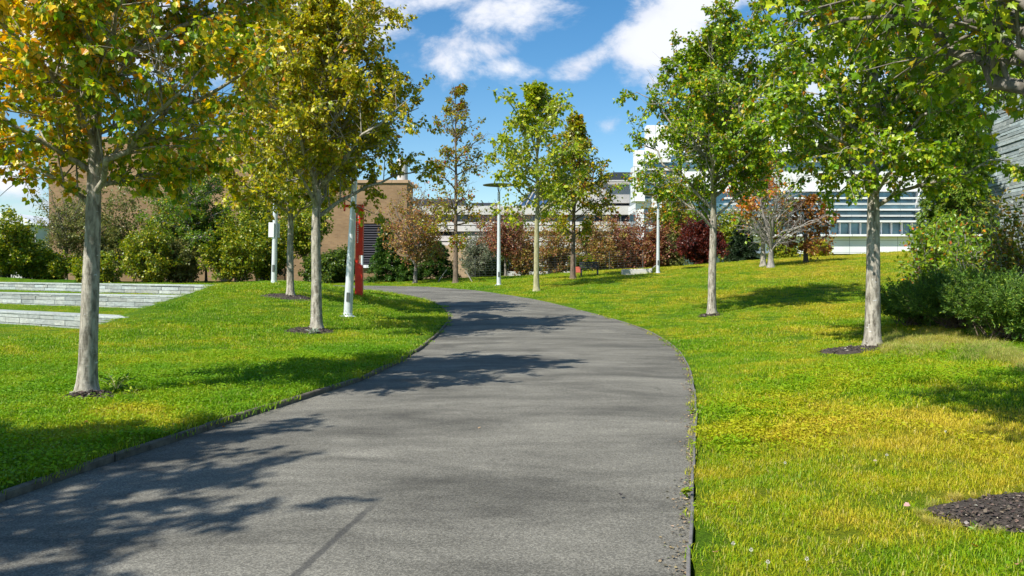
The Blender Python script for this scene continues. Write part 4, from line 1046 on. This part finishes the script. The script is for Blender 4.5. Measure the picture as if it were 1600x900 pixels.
def juniper(label, px, py, half, topz, Y, seed, depth=1.0):
    rg = np.random.default_rng(seed); x = at(px, py, Y).x; z = g1(x, Y)
    root = thing('juniper', label, 'shrub', (x, Y, z), group='low spreading junipers beside the mulch ring')
    Rr = half*Y/F; nb = 150
    az = rg.uniform(0, 6.283, nb); rr = np.sqrt(rg.uniform(.0, 1, nb)); el_ = np.radians(20+50*(1-rr)+rg.normal(0, 8, nb))
    L_ = Rr*rg.uniform(.75, 1.12, nb)*(.72+.28*rr)
    d = np.column_stack([np.cos(az)*np.cos(el_), np.sin(az)*np.cos(el_)*depth, np.sin(el_)*topz/Rr*1.25])
    P0 = np.column_stack([rg.normal(0, Rr*.2, nb), rg.normal(0, Rr*.2, nb), rg.uniform(0, .1, nb)])
    P2 = P0+d*L_[:, None]; P1 = (P0+P2)/2+np.array([0, 0, .12])*L_[:, None]
    A_ = bez(P0, P1, P2, 6)
    V1, Q1, _ = tube_arr(A_, (.010*np.ones(nb))[:, None]*(1-.7*np.linspace(0, 1, 6)[None]), 4)
    np_mesh('stem', V1, [Q1], M_BARK_B, root, smooth_sh=True)
    sp_ = 24; N = nb*sp_; i = np.repeat(np.arange(nb), sp_); s_ = rg.uniform(.2, 1.0, N)**.7; S_, D_ = along(A_, i, s_)
    d2 = nrmz(D_*.9+rg.normal(0, .6, (N, 3))+np.array([0, 0, .35])); L2 = rg.uniform(.12, .3, N)
    k = 26; ii_ = np.repeat(np.arange(N), k); t_ = rg.uniform(0, 1, N*k)
    P = S_[ii_]+d2[ii_]*(L2[ii_]*t_)[:, None]; dd = nrmz(d2[ii_]+rg.normal(0, .6, (N*k, 3)))
    P[:, 2] = np.maximum(P[:, 2], .03)
    up = nrmz(rg.normal(0, 1, (N*k, 3)))
    tipc = t_*.9+.35
    c = palette(rg, N*k, [(5, (.07, .15, .016)), (3, (.13, .24, .02)), (1.2, (.27, .37, .03))])
    V_, T_, c_ = leaves_mesh(P, dd, up, .06*rg.uniform(.6, 1.2, N*k), 'needle', c)
    np_mesh('foliage', V_, [T_], M_NEEDLE, root, col=c_)
juniper('dark left end of the low junipers, beside the pale maple trunk', 1440, 470, 66, .95, 18.3, 501)
juniper('broad green juniper in the middle of the bed below the leathery shrubs', 1510, 480, 86, 1.2, 16.6, 502)
juniper('bright green feathery juniper at the right edge of the picture', 1592, 500, 98, 1.15, 14.2, 503)

# half dead tree: orange leaf clumps (part of its crown)
dm = [o for o in bpy.data.objects if o.name.startswith('dying_maple')][0]
rg = np.random.default_rng(9); Pn = []
for (px, py, n) in ((1143, 295, 50), (1168, 312, 70), (1176, 322, 60), (1200, 288, 50), (1210, 296, 50), (1190, 300, 30), (1186, 280, 30), (1214, 312, 30), (1160, 320, 30)):
    p = np.array(at(px, py, dm.location.y+rg.uniform(-.6, .4)))-np.array(dm.location); Pn.append(p+rg.normal(0, .22, (n, 3))*np.array([.7, 1, 1.1]))
P = np.vstack(Pn); N = len(P)
V_, T_, c_ = leaves_mesh(P, nrmz(rg.normal(0, .6, (N, 3))+np.array([0, 0, -.6])), nrmz(rg.normal(0, 1, (N, 3))), .2*rg.uniform(.6, 1.2, N), 'maple', palette(rg, N, [(3, (.62, .20, .03)), (2, (.55, .30, .05))]))
np_mesh('crown', V_, [T_], M_LEAF, dm, col=c_)

# ------------------------------------------------------------------ lamps, posts, pylon
def lamp(px, py, label, h=None, head=True, lean=(0, 0), rb=.085, rt=.05, top_py=None, disc=.75):
    b = gp(px, py)
    if top_py is not None: h = at(px, top_py, b.y).z-b.z
    root = thing('street_lamp', label, 'street lamp', b, group='silver lamp posts around the lawn')
    root.rotation_euler = (lean[1], lean[0], 0)
    mb = MB(); mb.tube([(0, 0, -.1), (0, 0, .05), (0, 0, h*.5), (0, 0, h)], [rb, rb, (rb+rt)/2, rt], 18); mb.build('pole', M_POLE, root, smooth_sh=True)
    mb = MB(); mb.lathe([(rb*1.9, .0), (rb*1.9, .02), (rb*1.1, .045), (rb*1.01, .12)], 20); mb.build('base_flange', M_POLE, root)
    mb = MB(); mb.box(-.045, .045, -rb-.012, -rb+.03, .45, .72, bev=.006); mb.build('access_door', M_LAMP, root)
    for a in (.8, 2.4, 3.9, 5.5): mb = MB(); mb.lathe([(.001, .05), (.012, .05), (.014, .02), (.014, .0)], 8, (rb*1.55*math.cos(a), rb*1.55*math.sin(a), .0)); mb.build('bolt', M_LAMP, root)
    if head:
        mb = MB(); mb.tube([(0, 0, h), (0, 0, h+.28)], [.03, .03], 8)
        for a in (0, 2.1, 4.2): mb.tube([(.04*math.cos(a), .04*math.sin(a), h), (.2*math.cos(a), .2*math.sin(a), h+.30)], [.012, .012], 6)
        mb.build('bracket', M_LAMP, root)
        mb = MB(); mb.lathe([(.02, h+.30), (disc*.6, h+.31), (disc, h+.35), (disc, h+.375), (disc*.7, h+.42), (.01, h+.45)], 32); mb.build('lamp_head', M_LAMP, root, smooth_sh=False)
    return root
lamp(543.5, 495, 'silver lamp post in the left lawn, leaning slightly in front of the red pylon', h=4.9, lean=(R_(3.0), 0), rb=.13, rt=.07)
l2 = lamp(428, 443, 'silver lamp post carrying a white rectangular sign', h=4.6, lean=(R_(1.4), 0), rb=.105, rt=.075)
lamp(275.5, 436, 'thin silver lamp post between the green shrubs behind the far terrace wall', h=4.6, lean=(R_(1.0), 0), rb=.09, rt=.06)
lamp(779.5, 446, 'silver lamp post with a flat dark disc head near the path bend', top_py=300, rb=.115, rt=.07, disc=.85)
lamp(1028, 427, 'silver lamp post with a flat disc head in front of the white tower', top_py=314, rb=.10, rt=.06, disc=.8)
s_ = l2.location.y/F
mb = MB(); zs0 = at(428, 371, l2.location.y).z-l2.location.z; zs1 = at(428, 348, l2.location.y).z-l2.location.z
mb.box(-8.5*s_, 0, -.13, -.11, zs0, zs1, bev=.004); mb.box(.3*s_, 6.0*s_, .11, .13, zs0, zs1-.02, bev=.004); mb.build('sign_panel', M_SIGN, l2)
# thin grey post behind the pylon
b = gp(566, 452.5); s_ = b.y/F; hp = at(566, 347, b.y).z-b.z
po = thing('steel_post', 'thin grey steel post just right of the red pylon', 'post', b)
mb = MB(); mb.tube([(0, 0, -.05), (0, 0, hp)], [.07, .06], 12); mb.build('pole', M_POLE, po, smooth_sh=True)
mb = MB(); mb.lathe([(.001, hp+.06), (.07, hp+.03), (.075, hp), (.06, hp-.02)], 12); mb.build('cap', M_LAMP, po)
# red pylon
b = gp(561, 465); s_ = b.y/F*1.15
py_ = thing('red_pylon', 'tall narrow red steel pylon sign with faded white lettering', 'sign', b)
def zz_(p): return at(558, p, b.y).z-b.z
mb = MB()
mb.prism([(-5*s_, -.1), (5*s_, -.1), (5.2*s_, zz_(417)), (4.6*s_, zz_(415)), (-.5*s_, zz_(411)), (-4.2*s_, zz_(411))], -.12, .12)
mb.prism([(-4.2*s_, zz_(410.9)), (-.5*s_, zz_(410.9)), (-.2*s_, zz_(399)), (-4*s_, zz_(399))], -.12, .12)
mb.prism([(-4*s_, zz_(398.9)), (5.4*s_, zz_(398.9)), (6.8*s_, zz_(320)), (-2.6*s_, zz_(320))], -.12, .12)
mb.build('pylon_body', M_RED, py_)
mb = MB(); mb.prism([(-20*s_, zz_(324)), (-2.7*s_, zz_(324)), (-2.7*s_, zz_(320)), (-20*s_, zz_(320))], -.06, .06); mb.prism([(-20*s_, zz_(330)), (-18.4*s_, zz_(330)), (-18.4*s_, zz_(306)), (-20*s_, zz_(306))], -.059, .059)
mb.build('side_arm', M_RED, py_)
mb = MB(); rr = random.Random(4); p = 334
while p < 378:                                  # faded, illegible vertical lettering
    hgt = rr.uniform(2.0, 3.2); xo = (-1.9+(378-p)*.02)*s_
    for q in range(3):
        a_ = rr.uniform(0, .5); mb.box(xo+(q*.75+a_*.2)*s_, xo+(q*.75+.45)*s_, -.126, -.121, zz_(p+hgt)+a_*.05, zz_(p))
    if rr.random() < .7: mb.box(xo, xo+2.0*s_, -.1275, -.1262, zz_(p+hgt*.6), zz_(p+hgt*.35))
    p += hgt+.9
mb.build('lettering', M_SIGN, py_)

# dark slatted bench wall, stone slab, stakes, bench, chair
b = gp(428, 440); s_ = b.y/F
x0 = Vector(at(405, 440, b.y+1.2)); root = thing('slatted_screen', 'dark low slatted screen behind the lamp post with the sign', 'screen', (x0.x, x0.y, g1(x0.x, x0.y)))
mb = MB(); Wd = 44*s_
for k in range(11): mb.box(.15-.012*k, Wd-.05+.0*k, 0, .05, .1+k*.085, .15+k*.085)
mb.build('slat', M_DARK, root)
mb = MB()
for xx in (.25, Wd*.5, Wd-.2): mb = MB(); mb.box(xx, xx+.07, .052, .12, 0, 1.05); mb.build('post', M_DARK, root)
b = gp(995, 428.5); s_ = b.y/F
o = MB(); o.box(-23*s_, 23*s_, -.3, .3, -.1, .30, bev=.03); sl = thing('stone_slab', 'long pale stone slab lying on the slope left of the lamp post', 'slab', b); o.build('slab_block', M_PALE, sl)
sl.rotation_euler = (0, R_(-1.5), 0)
def stake(pxa, pya, pxb, pyb, label, Y=None):
    a = gp(pxa, pya); q = at(pxb, pyb, a.y); root = thing('guy_stake', label, 'stake', a, group='slanting tree stakes')
    mb = MB(); d = q-a; mb.tube([tuple(-d*.04), tuple(d)], [.035, .03], 8); mb.build('pole', M_STAKE, root)
stake(684, 441, 698, 421, 'pale stake slanting up to the right at the foot of the tall oak')
stake(738, 441, 727, 422, 'short stake slanting to the left right of the tall oak')
stake(1010, 427, 1027, 413, 'slanting wooden stake touching the lamp post on the slope')
b = gp(921, 432); s_ = b.y/F
root = thing('park_bench', 'dark low bench behind the crest beside the bright green shrub', 'bench', (b.x, b.y, b.z))
mb = MB(); Wb = 15*s_
for k in range(4): mb.box(-Wb, Wb, -.2+k*.11, -.11+k*.11, .42, .46)
mb.build('seat', M_DARK, root)
mb = MB()
for k in range(3): mb.box(-Wb, Wb, .26, .29, .5+k*.12, .59+k*.12)
mb.build('backrest', M_DARK, root)
for sx_ in (-1, 1):
    for yy in (-.18, .22):
        mb = MB(); mb.box(sx_*Wb*.85-.03, sx_*Wb*.85+.03, yy, yy+.05, -.05, .42); mb.build('leg', M_DARK, root)
b = gp(904, 433); root = thing('red_chair', 'small red folding chair beside the dark bench', 'chair', b); root.scale = (.6, .6, .6)
mb = MB(); mb.box(-.25, .25, -.25, .2, .42, .46); mb.build('seat', M_RUST, root)
mb = MB(); V = np.array([(-.25, .16, .45), (.25, .16, .45), (.25, .42, 1.0), (-.25, .42, 1.0), (-.25, .20, .45), (.25, .20, .45), (.25, .46, 1.0), (-.25, .46, 1.0)]); mb.add(V, [(0,1,2,3),(5,4,7,6),(1,5,6,2),(4,0,3,7),(3,2,6,7),(4,5,1,0)]); mb.build('backrest', M_RUST, root)
for sx_ in (-1, 1):
    for s2_ in (-1, 1):
        mb = MB(); mb.tube([(sx_*.23, s2_*.22, -.03), (sx_*.23, -s2_*.1, .43)], [.018, .018], 6); mb.build('leg', M_RUST, root)

# wire fence behind the crest
fx0, fx1 = at(690, 430, 57).x, at(1010, 430, 57).x
root = thing('wire_fence', 'thin wire mesh fence behind the grassy crest', 'fence', (0, 57, 0))
mb = MB(); x = fx0
while x <= fx1:
    z = g1(x, 57); mb = MB(); mb.tube([(x, 0, z-.05), (x, 0, z+1.5)], [.022, .022], 6); x += 2.4
    mb.build('post', M_LAMP, root)
mb = MB(); xs = np.linspace(fx0, fx1, 24)
for k in range(9):
    mb.tube([(x, 0, g1(x, 57)+.12+k*.17) for x in xs], [.005]*len(xs), 4, cap=False)
for x in np.arange(fx0, fx1, .45): z = g1(x, 57); mb.tube([(x, .008, z+.1), (x, .008, z+1.5)], [.004, .004], 3, cap=False)
mb.build('wire_mesh', M_LAMP, root)

# ------------------------------------------------------------------ mulch rings
def mulch(px, py, rx, ry, seed, label, c=None):
    b = c or gp(px, py); rg = np.random.default_rng(seed)
    n = 72; a = np.linspace(0, 2*np.pi, n, endpoint=False)
    wv = 1+.07*np.sin(3*a+seed)+.05*np.sin(7*a+2*seed)+rg.normal(0, .02, n)
    rings = [0, .35, .7, .92, 1.0]
    V = [(0, 0, g1(b.x, b.y)+.05-b.z)]
    for f in rings[1:]:
        xs_ = rx*wv*f*np.cos(a); ys_ = ry*wv*f*np.sin(a); zs_ = ground(b.x+xs_, b.y+ys_)-b.z+(.05*(1-f**3)+.004 if f < 1 else -.02)
        V += list(zip(xs_, ys_, zs_))
    T = [(0, 1+k, 1+(k+1) % n) for k in range(n)]; Q = [(1+r_*n+k, 1+(r_+1)*n+k, 1+(r_+1)*n+(k+1) % n, 1+r_*n+(k+1) % n) for r_ in range(3) for k in range(n)]
    root = thing('mulch_ring', label, 'mulch', b); root['kind'] = 'thing'
    np_mesh('mulch_bed', V, [np.array(Q), np.array(T)], M_MULCH, root, smooth_sh=True)
    N = int(4200*rx*ry/.5) if b.y < 9 else 500
    t_ = rg.uniform(0, 6.283, N); r_ = np.sqrt(rg.uniform(0, .95, N)); P = np.column_stack([rx*r_*np.cos(t_), ry*r_*np.sin(t_), np.zeros(N)])
    P[:, 2] = ground(b.x+P[:, 0], b.y+P[:, 1])-b.z+.05*(1-r_**3)+rg.uniform(0, .015, N)
    d = nrmz(rg.normal(0, 1, (N, 3))*np.array([1, 1, .25])); up = nrmz(rg.normal(0, .45, (N, 3))+np.array([0, 0, 1]))
    V_, T_, c_ = leaves_mesh(P, d, up, rg.uniform(.008, .034, N)*(1 if b.y < 9 else 2.0), 'diamond', palette(rg, N, [(6, (.055, .043, .035)), (3, (.12, .088, .065)), (.35, (.36, .32, .28))], noise_=.3))
    np_mesh('bark_chip', V_, [T_], M_CHIP, root, col=c_)['kind'] = 'stuff'
    return (b.x, b.y, rx, ry)
MU = [mulch(0, 0, .93, .44, 1, 'black mulch bed at the right edge near the camera', c=Vector((3.46, 4.78, g1(3.46, 4.78)))),
      mulch(1340, 547, .72, .5, 2, 'dark mulch ring around the pale maple trunk beside the junipers'),
      mulch(140, 620, .30, .22, 3, 'thin soil ring at the foot of the nearest left maple'),
      mulch(485, 517, .62, .5, 4, 'soil ring under the dense yellow-green maple'),
      mulch(450, 464, .85, .7, 5, 'dark soil ring under the maple near the sign'),
      mulch(1110, 493, .4, .35, 6, 'small soil ring under the maple on the slope')]

# ------------------------------------------------------------------ grass
hid = bpy.data.collections.new('blade_patches')
def patch(name, nb, rad_, h, wdt, seed, broad=0.0, straw=.06):
    rg = np.random.default_rng(seed)
    a = rg.uniform(0, 6.283, nb); r = rad_*np.sqrt(rg.uniform(0, 1, nb)); P = np.column_stack([r*np.cos(a), r*np.sin(a), np.full(nb, -.01)])
    hh = h*rg.uniform(.45, 1.15, nb)*(1-.25*(r/rad_)**2); th = rg.uniform(0, 6.283, nb); ln = rg.uniform(.2, 1.15, nb)
    dr = np.column_stack([np.cos(th), np.sin(th), np.zeros(nb)]); sd_ = np.column_stack([-np.sin(th), np.cos(th), np.zeros(nb)])
    ww = wdt*rg.uniform(.6, 1.3, nb)
    mid_ = P+dr*(hh*ln*.35)[:, None]+np.array([0, 0, 1.])*(hh*.6)[:, None]; tip = P+dr*(hh*ln)[:, None]+np.array([0, 0, 1.])*(hh*(1-.25*ln))[:, None]
    V = np.stack([P-sd_*ww[:, None]*.5, P+sd_*ww[:, None]*.5, mid_+sd_*ww[:, None]*.42, mid_-sd_*ww[:, None]*.42, tip], 1).reshape(-1, 3)
    k = np.arange(nb)*5; Q = np.stack([k, k+1, k+2, k+3], 1); T = np.stack([k+3, k+2, k+4], 1)
    c = np.zeros((nb, 3)); c[:, 0] = rg.uniform(0, 1, nb); c[:, 1] = (rg.uniform(0, 1, nb) < straw)*rg.uniform(.5, 1, nb)
    c = np.repeat(c, 5, axis=0)
    if broad > 0:
        n2_ = int(nb*broad); a = rg.uniform(0, 6.283, n2_); r = rad_*np.sqrt(rg.uniform(0, 1, n2_)); P2 = np.column_stack([r*np.cos(a), r*np.sin(a), rg.uniform(.3, .95, n2_)*h])
        LV, LT, LC = leaves_mesh(P2, nrmz(rg.normal(0, 1, (n2_, 3))*np.array([1, 1, .3])), nrmz(rg.normal(0, .35, (n2_, 3))+np.array([0, 0, 1.])), rg.uniform(.018, .035, n2_)*h/.06, 'oval', np.column_stack([rg.uniform(0, .35, n2_), np.zeros(n2_), np.zeros(n2_)]))
        T = np.vstack([T, LT+len(V)]); V = np.vstack([V, LV]); c = np.vstack([c, LC])
    o = np_mesh(name, V, [Q, T], m_blade, col=c)
    C.objects.unlink(o); hid.objects.link(o)
patch('a0', 110, .15, .055, .0042, 1); patch('a1', 110, .15, .06, .0042, 2); patch('a2', 100, .15, .05, .0045, 3, straw=.22); patch('a3', 80, .15, .065, .0045, 4, broad=.5)
patch('b0', 120, .24, .055, .007, 5); patch('b1', 120, .24, .052, .007, 6, straw=.2); patch('b2', 90, .24, .065, .007, 7, broad=.5)
patch('c0', 170, .45, .055, .012, 8); patch('c1', 170, .45, .055, .012, 9, straw=.18); patch('c2', 140, .45, .065, .012, 10, broad=.2)
patch('d0', 60, .13, .34, .008, 11, straw=.8)
rg = np.random.default_rng(99)
def scatter(r0, r1, dens, half=46):
    area = math.radians(2*half)/2*(r1*r1-r0*r0); N = int(area*dens)
    r = np.sqrt(rg.uniform(r0*r0, r1*r1, N)); a = np.radians(rg.uniform(-half, half, N)); return r*np.sin(a), r*np.cos(a)
PX = []; 
def add_grass(r0, r1, dens, sets, sc, edge):
    x, y = scatter(r0, r1, dens)
    ok = ~inside(x, y); dl = poly_dist(Lc, x, y); dr = poly_dist(Rc, x, y)
    dm_ = np.minimum(dl, dr); ok &= dm_ > edge*rg.uniform(.4, 1.1, len(x))
    left = dl < dr
    ok &= ~(left & (dl < .02+edge*np.where(np.sin(x*2.3+y*1.7)+np.sin(y*4.1) > .55, .15, .85)))
    for (mx_, my_, rx, ry) in MU:
        q = ((x-mx_)/rx)**2+((y-my_)/ry)**2; ok &= q > rg.uniform(.8, 1.15, len(x))
    for (A, B, top, h), f in zip(TW, TL):
        ff = f(x); ok &= ~((x < B.x+.3) & (y > ff-.12) & (y < ff+.72))
    x, y, left = x[ok], y[ok], left[ok]; z = ground(x, y)
    n = len(x); clump = np.sin(x*1.3+2)*np.cos(y*1.1)+np.sin(x*.5-y*.7)+rg.normal(0, .6, n)
    g_, s_, br_ = sets
    idx = np.where(rg.uniform(0, 1, n) < .28, s_, rg.choice(g_, n)); idx = np.where((clump > .9) | (left & (rg.uniform(0, 1, n) < .5)), br_, idx)
    scl = sc*rg.uniform(.8, 1.2, n)*np.where(left, 1.12, 1.0)*np.where(clump > 1.1, 1.2, 1)*np.where((x < -10.2) & (y > 19), .55, 1)
    PX.append((np.column_stack([x, y, z]), idx, scl))
add_grass(2.2, 8.5, 92, ([0, 1], 2, 3), 1.0, .13)
add_grass(8.5, 17, 42, ([4, 5-1], 5, 6), 1.0, .19)
add_grass(17, 30, 13, ([7, 7], 8, 9), .9, .32)
add_grass(30, 56, 6, ([7, 7], 8, 9), 1.15, .5)
# long dry tufts: along the juniper bed and on the near right path edge
def tufts(pts, sc):
    pts = np.array(pts); n = len(pts); PX2.append((np.column_stack([pts, ground(pts[:, 0], pts[:, 1])]), np.full(n, 10), sc*rg.uniform(.6, 1.2, n)))
PX2 = []
pts = []
for k in range(700):
    px = rg.uniform(1380, 1620); py = np.interp(px, [1380, 1480, 1560, 1620], [540, 530, 548, 575])+rg.normal(4, 8); h_ = gp(px, py, 8, 30); pts.append((h_.x, h_.y))
tufts(pts, .5)
pts = []
for k in range(90):
    px = rg.uniform(1470, 1620); t0_ = rg.uniform(0, 6.283); pts.append((3.46+.97*math.cos(t0_), 4.78+.48*math.sin(t0_)))
tufts(pts, .2)
def points_obj(name, parts, label, cat):
    P = np.vstack([p[0] for p in parts]); idx = np.concatenate([p[1] for p in parts]); scl = np.concatenate([p[2] for p in parts]); n = len(P)
    me = bpy.data.meshes.new(name); me.vertices.add(n); me.vertices.foreach_set('co', P.astype(np.float32).ravel())
    a = me.attributes.new('idx', 'INT', 'POINT'); a.data.foreach_set('value', idx.astype(np.int32))
    a = me.attributes.new('scl', 'FLOAT', 'POINT'); a.data.foreach_set('value', scl.astype(np.float32))
    rot = np.zeros((n, 3), np.float32); rot[:, 2] = rg.uniform(0, 6.283, n); rot[:, :2] = rg.normal(0, .05, (n, 2))
    a = me.attributes.new('rot', 'FLOAT_VECTOR', 'POINT'); a.data.foreach_set('vector', rot.ravel())
    me.update(); o = bpy.data.objects.new(name, me); C.objects.link(o); me.materials.append(m_blade)
    ng = bpy.data.node_groups.new(name+'_nodes', 'GeometryNodeTree')
    ng.interface.new_socket('Geometry', in_out='INPUT', socket_type='NodeSocketGeometry'); ng.interface.new_socket('Geometry', in_out='OUTPUT', socket_type='NodeSocketGeometry')
    gi = ng.nodes.new('NodeGroupInput'); go = ng.nodes.new('NodeGroupOutput'); m2 = ng.nodes.new('GeometryNodeMeshToPoints'); iop = ng.nodes.new('GeometryNodeInstanceOnPoints')
    ci = ng.nodes.new('GeometryNodeCollectionInfo'); ci.inputs['Collection'].default_value = hid; ci.inputs['Separate Children'].default_value = True; ci.inputs['Reset Children'].default_value = True
    def na_(nm, dt):
        nd = ng.nodes.new('GeometryNodeInputNamedAttribute'); nd.data_type = dt; nd.inputs['Name'].default_value = nm; return nd.outputs['Attribute']
    L = ng.links.new
    L(gi.outputs[0], m2.inputs['Mesh']); L(m2.outputs[0], iop.inputs['Points']); L(ci.outputs[0], iop.inputs['Instance']); iop.inputs['Pick Instance'].default_value = True
    L(na_('idx', 'INT'), iop.inputs['Instance Index']); L(na_('rot', 'FLOAT_VECTOR'), iop.inputs['Rotation']); L(na_('scl', 'FLOAT'), iop.inputs['Scale']); L(iop.outputs[0], go.inputs[0])
    md = o.modifiers.new('scatter', 'NODES'); md.node_group = ng
    tag(o, label, cat, 'stuff'); return o
points_obj('grass', PX, 'mown green and yellowing grass on both lawns', 'grass')
points_obj('dry_grass', PX2, 'long straw-coloured grass fringing the juniper bed and mulch', 'grass')

# ------------------------------------------------------------------ small details
rg = np.random.default_rng(12)
def leafy_weed(px, py, n, sz, hgt, label, pal=GREEN, c=None):
    b = c or gp(px, py); root = thing('weed', label, 'weed', b)
    a = rg.uniform(0, 6.283, n); r = rg.uniform(.2, 1, n)*hgt*1.1; P2 = np.column_stack([np.cos(a)*r, np.sin(a)*r, rg.uniform(.25, 1, n)*hgt])
    P0 = np.zeros((n, 3)); P1 = P2*.5; P1[:, 2] += hgt*.35; A_ = bez(P0, P1, P2, 4); V1, Q1, _ = tube_arr(A_, np.full((n, 4), .0022), 3)
    np_mesh('stem', V1, [Q1], M_BARK_Y, root)
    k = 3; i = np.repeat(np.arange(n), k); P, D = along(A_, i, rg.uniform(.4, 1, n*k)); N = n*k
    V_, T_, c_ = leaves_mesh(P, nrmz(D*.5+rg.normal(0, .7, (N, 3))*np.array([1, 1, .4])), nrmz(rg.normal(0, .4, (N, 3))+np.array([0, 0, 1])), sz*rg.uniform(.6, 1.2, N), 'oval', palette(rg, N, pal))
    np_mesh('foliage', V_, [T_], M_LEAF, root, col=c_)
leafy_weed(182, 612, 26, .07, .22, 'leafy green weed growing at the foot of the nearest left maple')
leafy_weed(205, 622, 12, .05, .12, 'small low weed right of the leafy one by the maple foot')
leafy_weed(1069, 779, 9, .05, .05, 'flat green weed sprouting on the asphalt at the right path edge', c=hit(1069, 779, zpath)+Vector((0, 0, .02)), pal=[(1, (.25, .36, .02)), (1, (.35, .38, .03))])
leafy_weed(1082, 648, 7, .05, .05, 'tiny green weed on the right path edge further up', c=hit(1082, 648, zpath)+Vector((0, 0, .02)), pal=YG_)
leafy_weed(1524, 830, 5, .03, .05, 'tiny bright weed growing in the black mulch')
leafy_weed(490, 522, 9, .11, .13, 'pale silvery weed under the dense yellow-green maple', pal=[(1, (.40, .45, .36))])
rgd = np.random.default_rng(77); N = 2600
dd_ = np.r_[0, np.cumsum(np.linalg.norm(np.diff(Rc, axis=0), axis=1))]; s_d = rgd.uniform(11, 34, N)
ex_ = np.interp(s_d, dd_, Rc[:, 0]); ey_ = np.interp(s_d, dd_, Rc[:, 1]); off_ = np.abs(rgd.normal(0, .05, N))*(1+.9*np.sin(s_d*3.1)*np.sin(s_d*1.3)); P = np.column_stack([ex_-off_-.005, ey_, zb(ey_)+.012])
V_, T_, c_ = leaves_mesh(P, nrmz(rgd.normal(0, 1, (N, 3))*np.array([1, 1, .15])), nrmz(rgd.normal(0, .3, (N, 3))+np.array([0, 0, 1])), rgd.uniform(.008, .03, N), 'diamond', palette(rgd, N, [(4, (.10, .085, .06)), (3, (.26, .19, .10)), (1.2, (.40, .30, .18)), (.6, (.14, .20, .02))]))
tag(np_mesh('path_litter', V_, [T_], M_CHIP, col=c_), 'crumbs of soil and dry leaf bits gathered along the right path edge', 'litter', 'stuff')
# fallen leaves and clover heads on the lawns
LV, LT = leaf_template('maple')
def leaf_obj(b, sz, colr, label, group):
    V = LV.copy(); V[:, 1] -= .4; V[:, 2] = V[:, 2]*1.2+.12*np.sin(V[:, 0]*5)
    me_o = np_mesh('fallen_leaf', V*sz, [LT], M_LEAF, col=np.tile(np.array(colr), (len(V), 1)), loc=b)
    me_o.rotation_euler = (rg.normal(0, .35), rg.normal(0, .35), rg.uniform(0, 6.28)); tag(me_o, label, 'leaf', group=group)
for (px, py, c_, lb) in [(1288, 672, (.62, .40, .26), 'pinkish tan fallen leaf in the right lawn, left of the long shadow'), (1263, 641, (.6, .33, .1), 'small orange fallen leaf in the upper right lawn near the path'),
        (1524, 649, (.75, .45, .35), 'pale pink fallen leaf lying in the shaded part of the right lawn'), (1368, 730, (.62, .48, .33), 'tan fallen leaf in the middle of the yellow lawn'),
        (1417, 801, (.75, .45, .42), 'pink curled fallen leaf left of the black mulch bed'), (1592, 896, (.8, .35, .25), 'reddish fallen leaf at the bottom right corner'),
        (1118, 876, (.7, .4, .22), 'orange tan fallen leaf beside the clover heads by the path'), (1523, 867, (.5, .25, .05), 'brown orange fallen leaf below the black mulch bed'),
        (350, 675, (.6, .16, .03), 'orange fallen leaf against the left stone edging'), (135, 667, (.65, .2, .1), 'red fallen leaf in the lawn below the nearest maple'), (273, 670, (.6, .45, .3), 'tan fallen leaf in the lawn left of the path shade')]:
    b = gp(px, py); b.z += .05; leaf_obj(b, .042, c_, lb, 'fallen leaves on the lawn')
for (px, py, c_, lb, zz2) in [(749, 675, (.5, .35, .2), 'small tan leaf lying alone in the middle of the asphalt', .02), (970, 782, (.06, .05, .05), 'dark dead leaf flat on the asphalt', .02), (745, 796, (.45, .4, .3), 'tiny dry leaf on the near asphalt', .02)]:
    b = hit(px, py, zpath); b.z += .045; leaf_obj(b, .035, c_, lb, 'leaves on the path')
first = None
SCL_ = .62
for (px, py, lb) in [(1226, 733, 'white clover head on the yellow lawn right of the path weed'), (1146, 863, 'white clover head nearest the path at the bottom'), (1173, 873, 'white clover head second from the path at the bottom'),
        (1199, 893, 'white clover head lowest of those by the path'), (1260, 888, 'white clover head at the right end of the bottom group'), (1386, 721, 'white clover head near the tan leaf in the yellow lawn'), (1478, 683, 'white clover head below the long lawn shadow')]:
    b = gp(px, py); b.z += .015
    if first is None:
        r0_ = thing('clover_flower', lb, 'flower', b, group='white clover heads in the lawn'); r0_.scale = (SCL_,)*3
        mb = MB(); mb.tube([(0, 0, -.02), (.004, 0, .05)], [.0018, .0015], 5); p1 = mb.build('stem', M_BARK_Y, r0_)
        n = 60; u = rg.normal(0, 1, (n, 3)); u = nrmz(u); P = u*.011+np.array([.004, 0, .058])
        V_, T_, c_ = leaves_mesh(P-u*.004, u, nrmz(rg.normal(0, 1, (n, 3))), np.full(n, .013), 'oval', palette(rg, n, [(3, (.75, .75, .68)), (1, (.6, .5, .42))], noise_=.05))
        p2 = np_mesh('flower_head', V_, [T_], M_LEAF, r0_, col=c_); first = (r0_, p1, p2)
    else:
        r_ = first[0].copy(); C.objects.link(r_); r_.location = b; r_['label'] = lb; r_.rotation_euler = (0, 0, rg.uniform(0, 6))
        for ch_ in first[1:]:
            c2 = ch_.copy(); C.objects.link(c2); c2.parent = r_
print('SCENE BUILT', sum(len(o.data.polygons) for o in bpy.data.objects if o.type == 'MESH'))
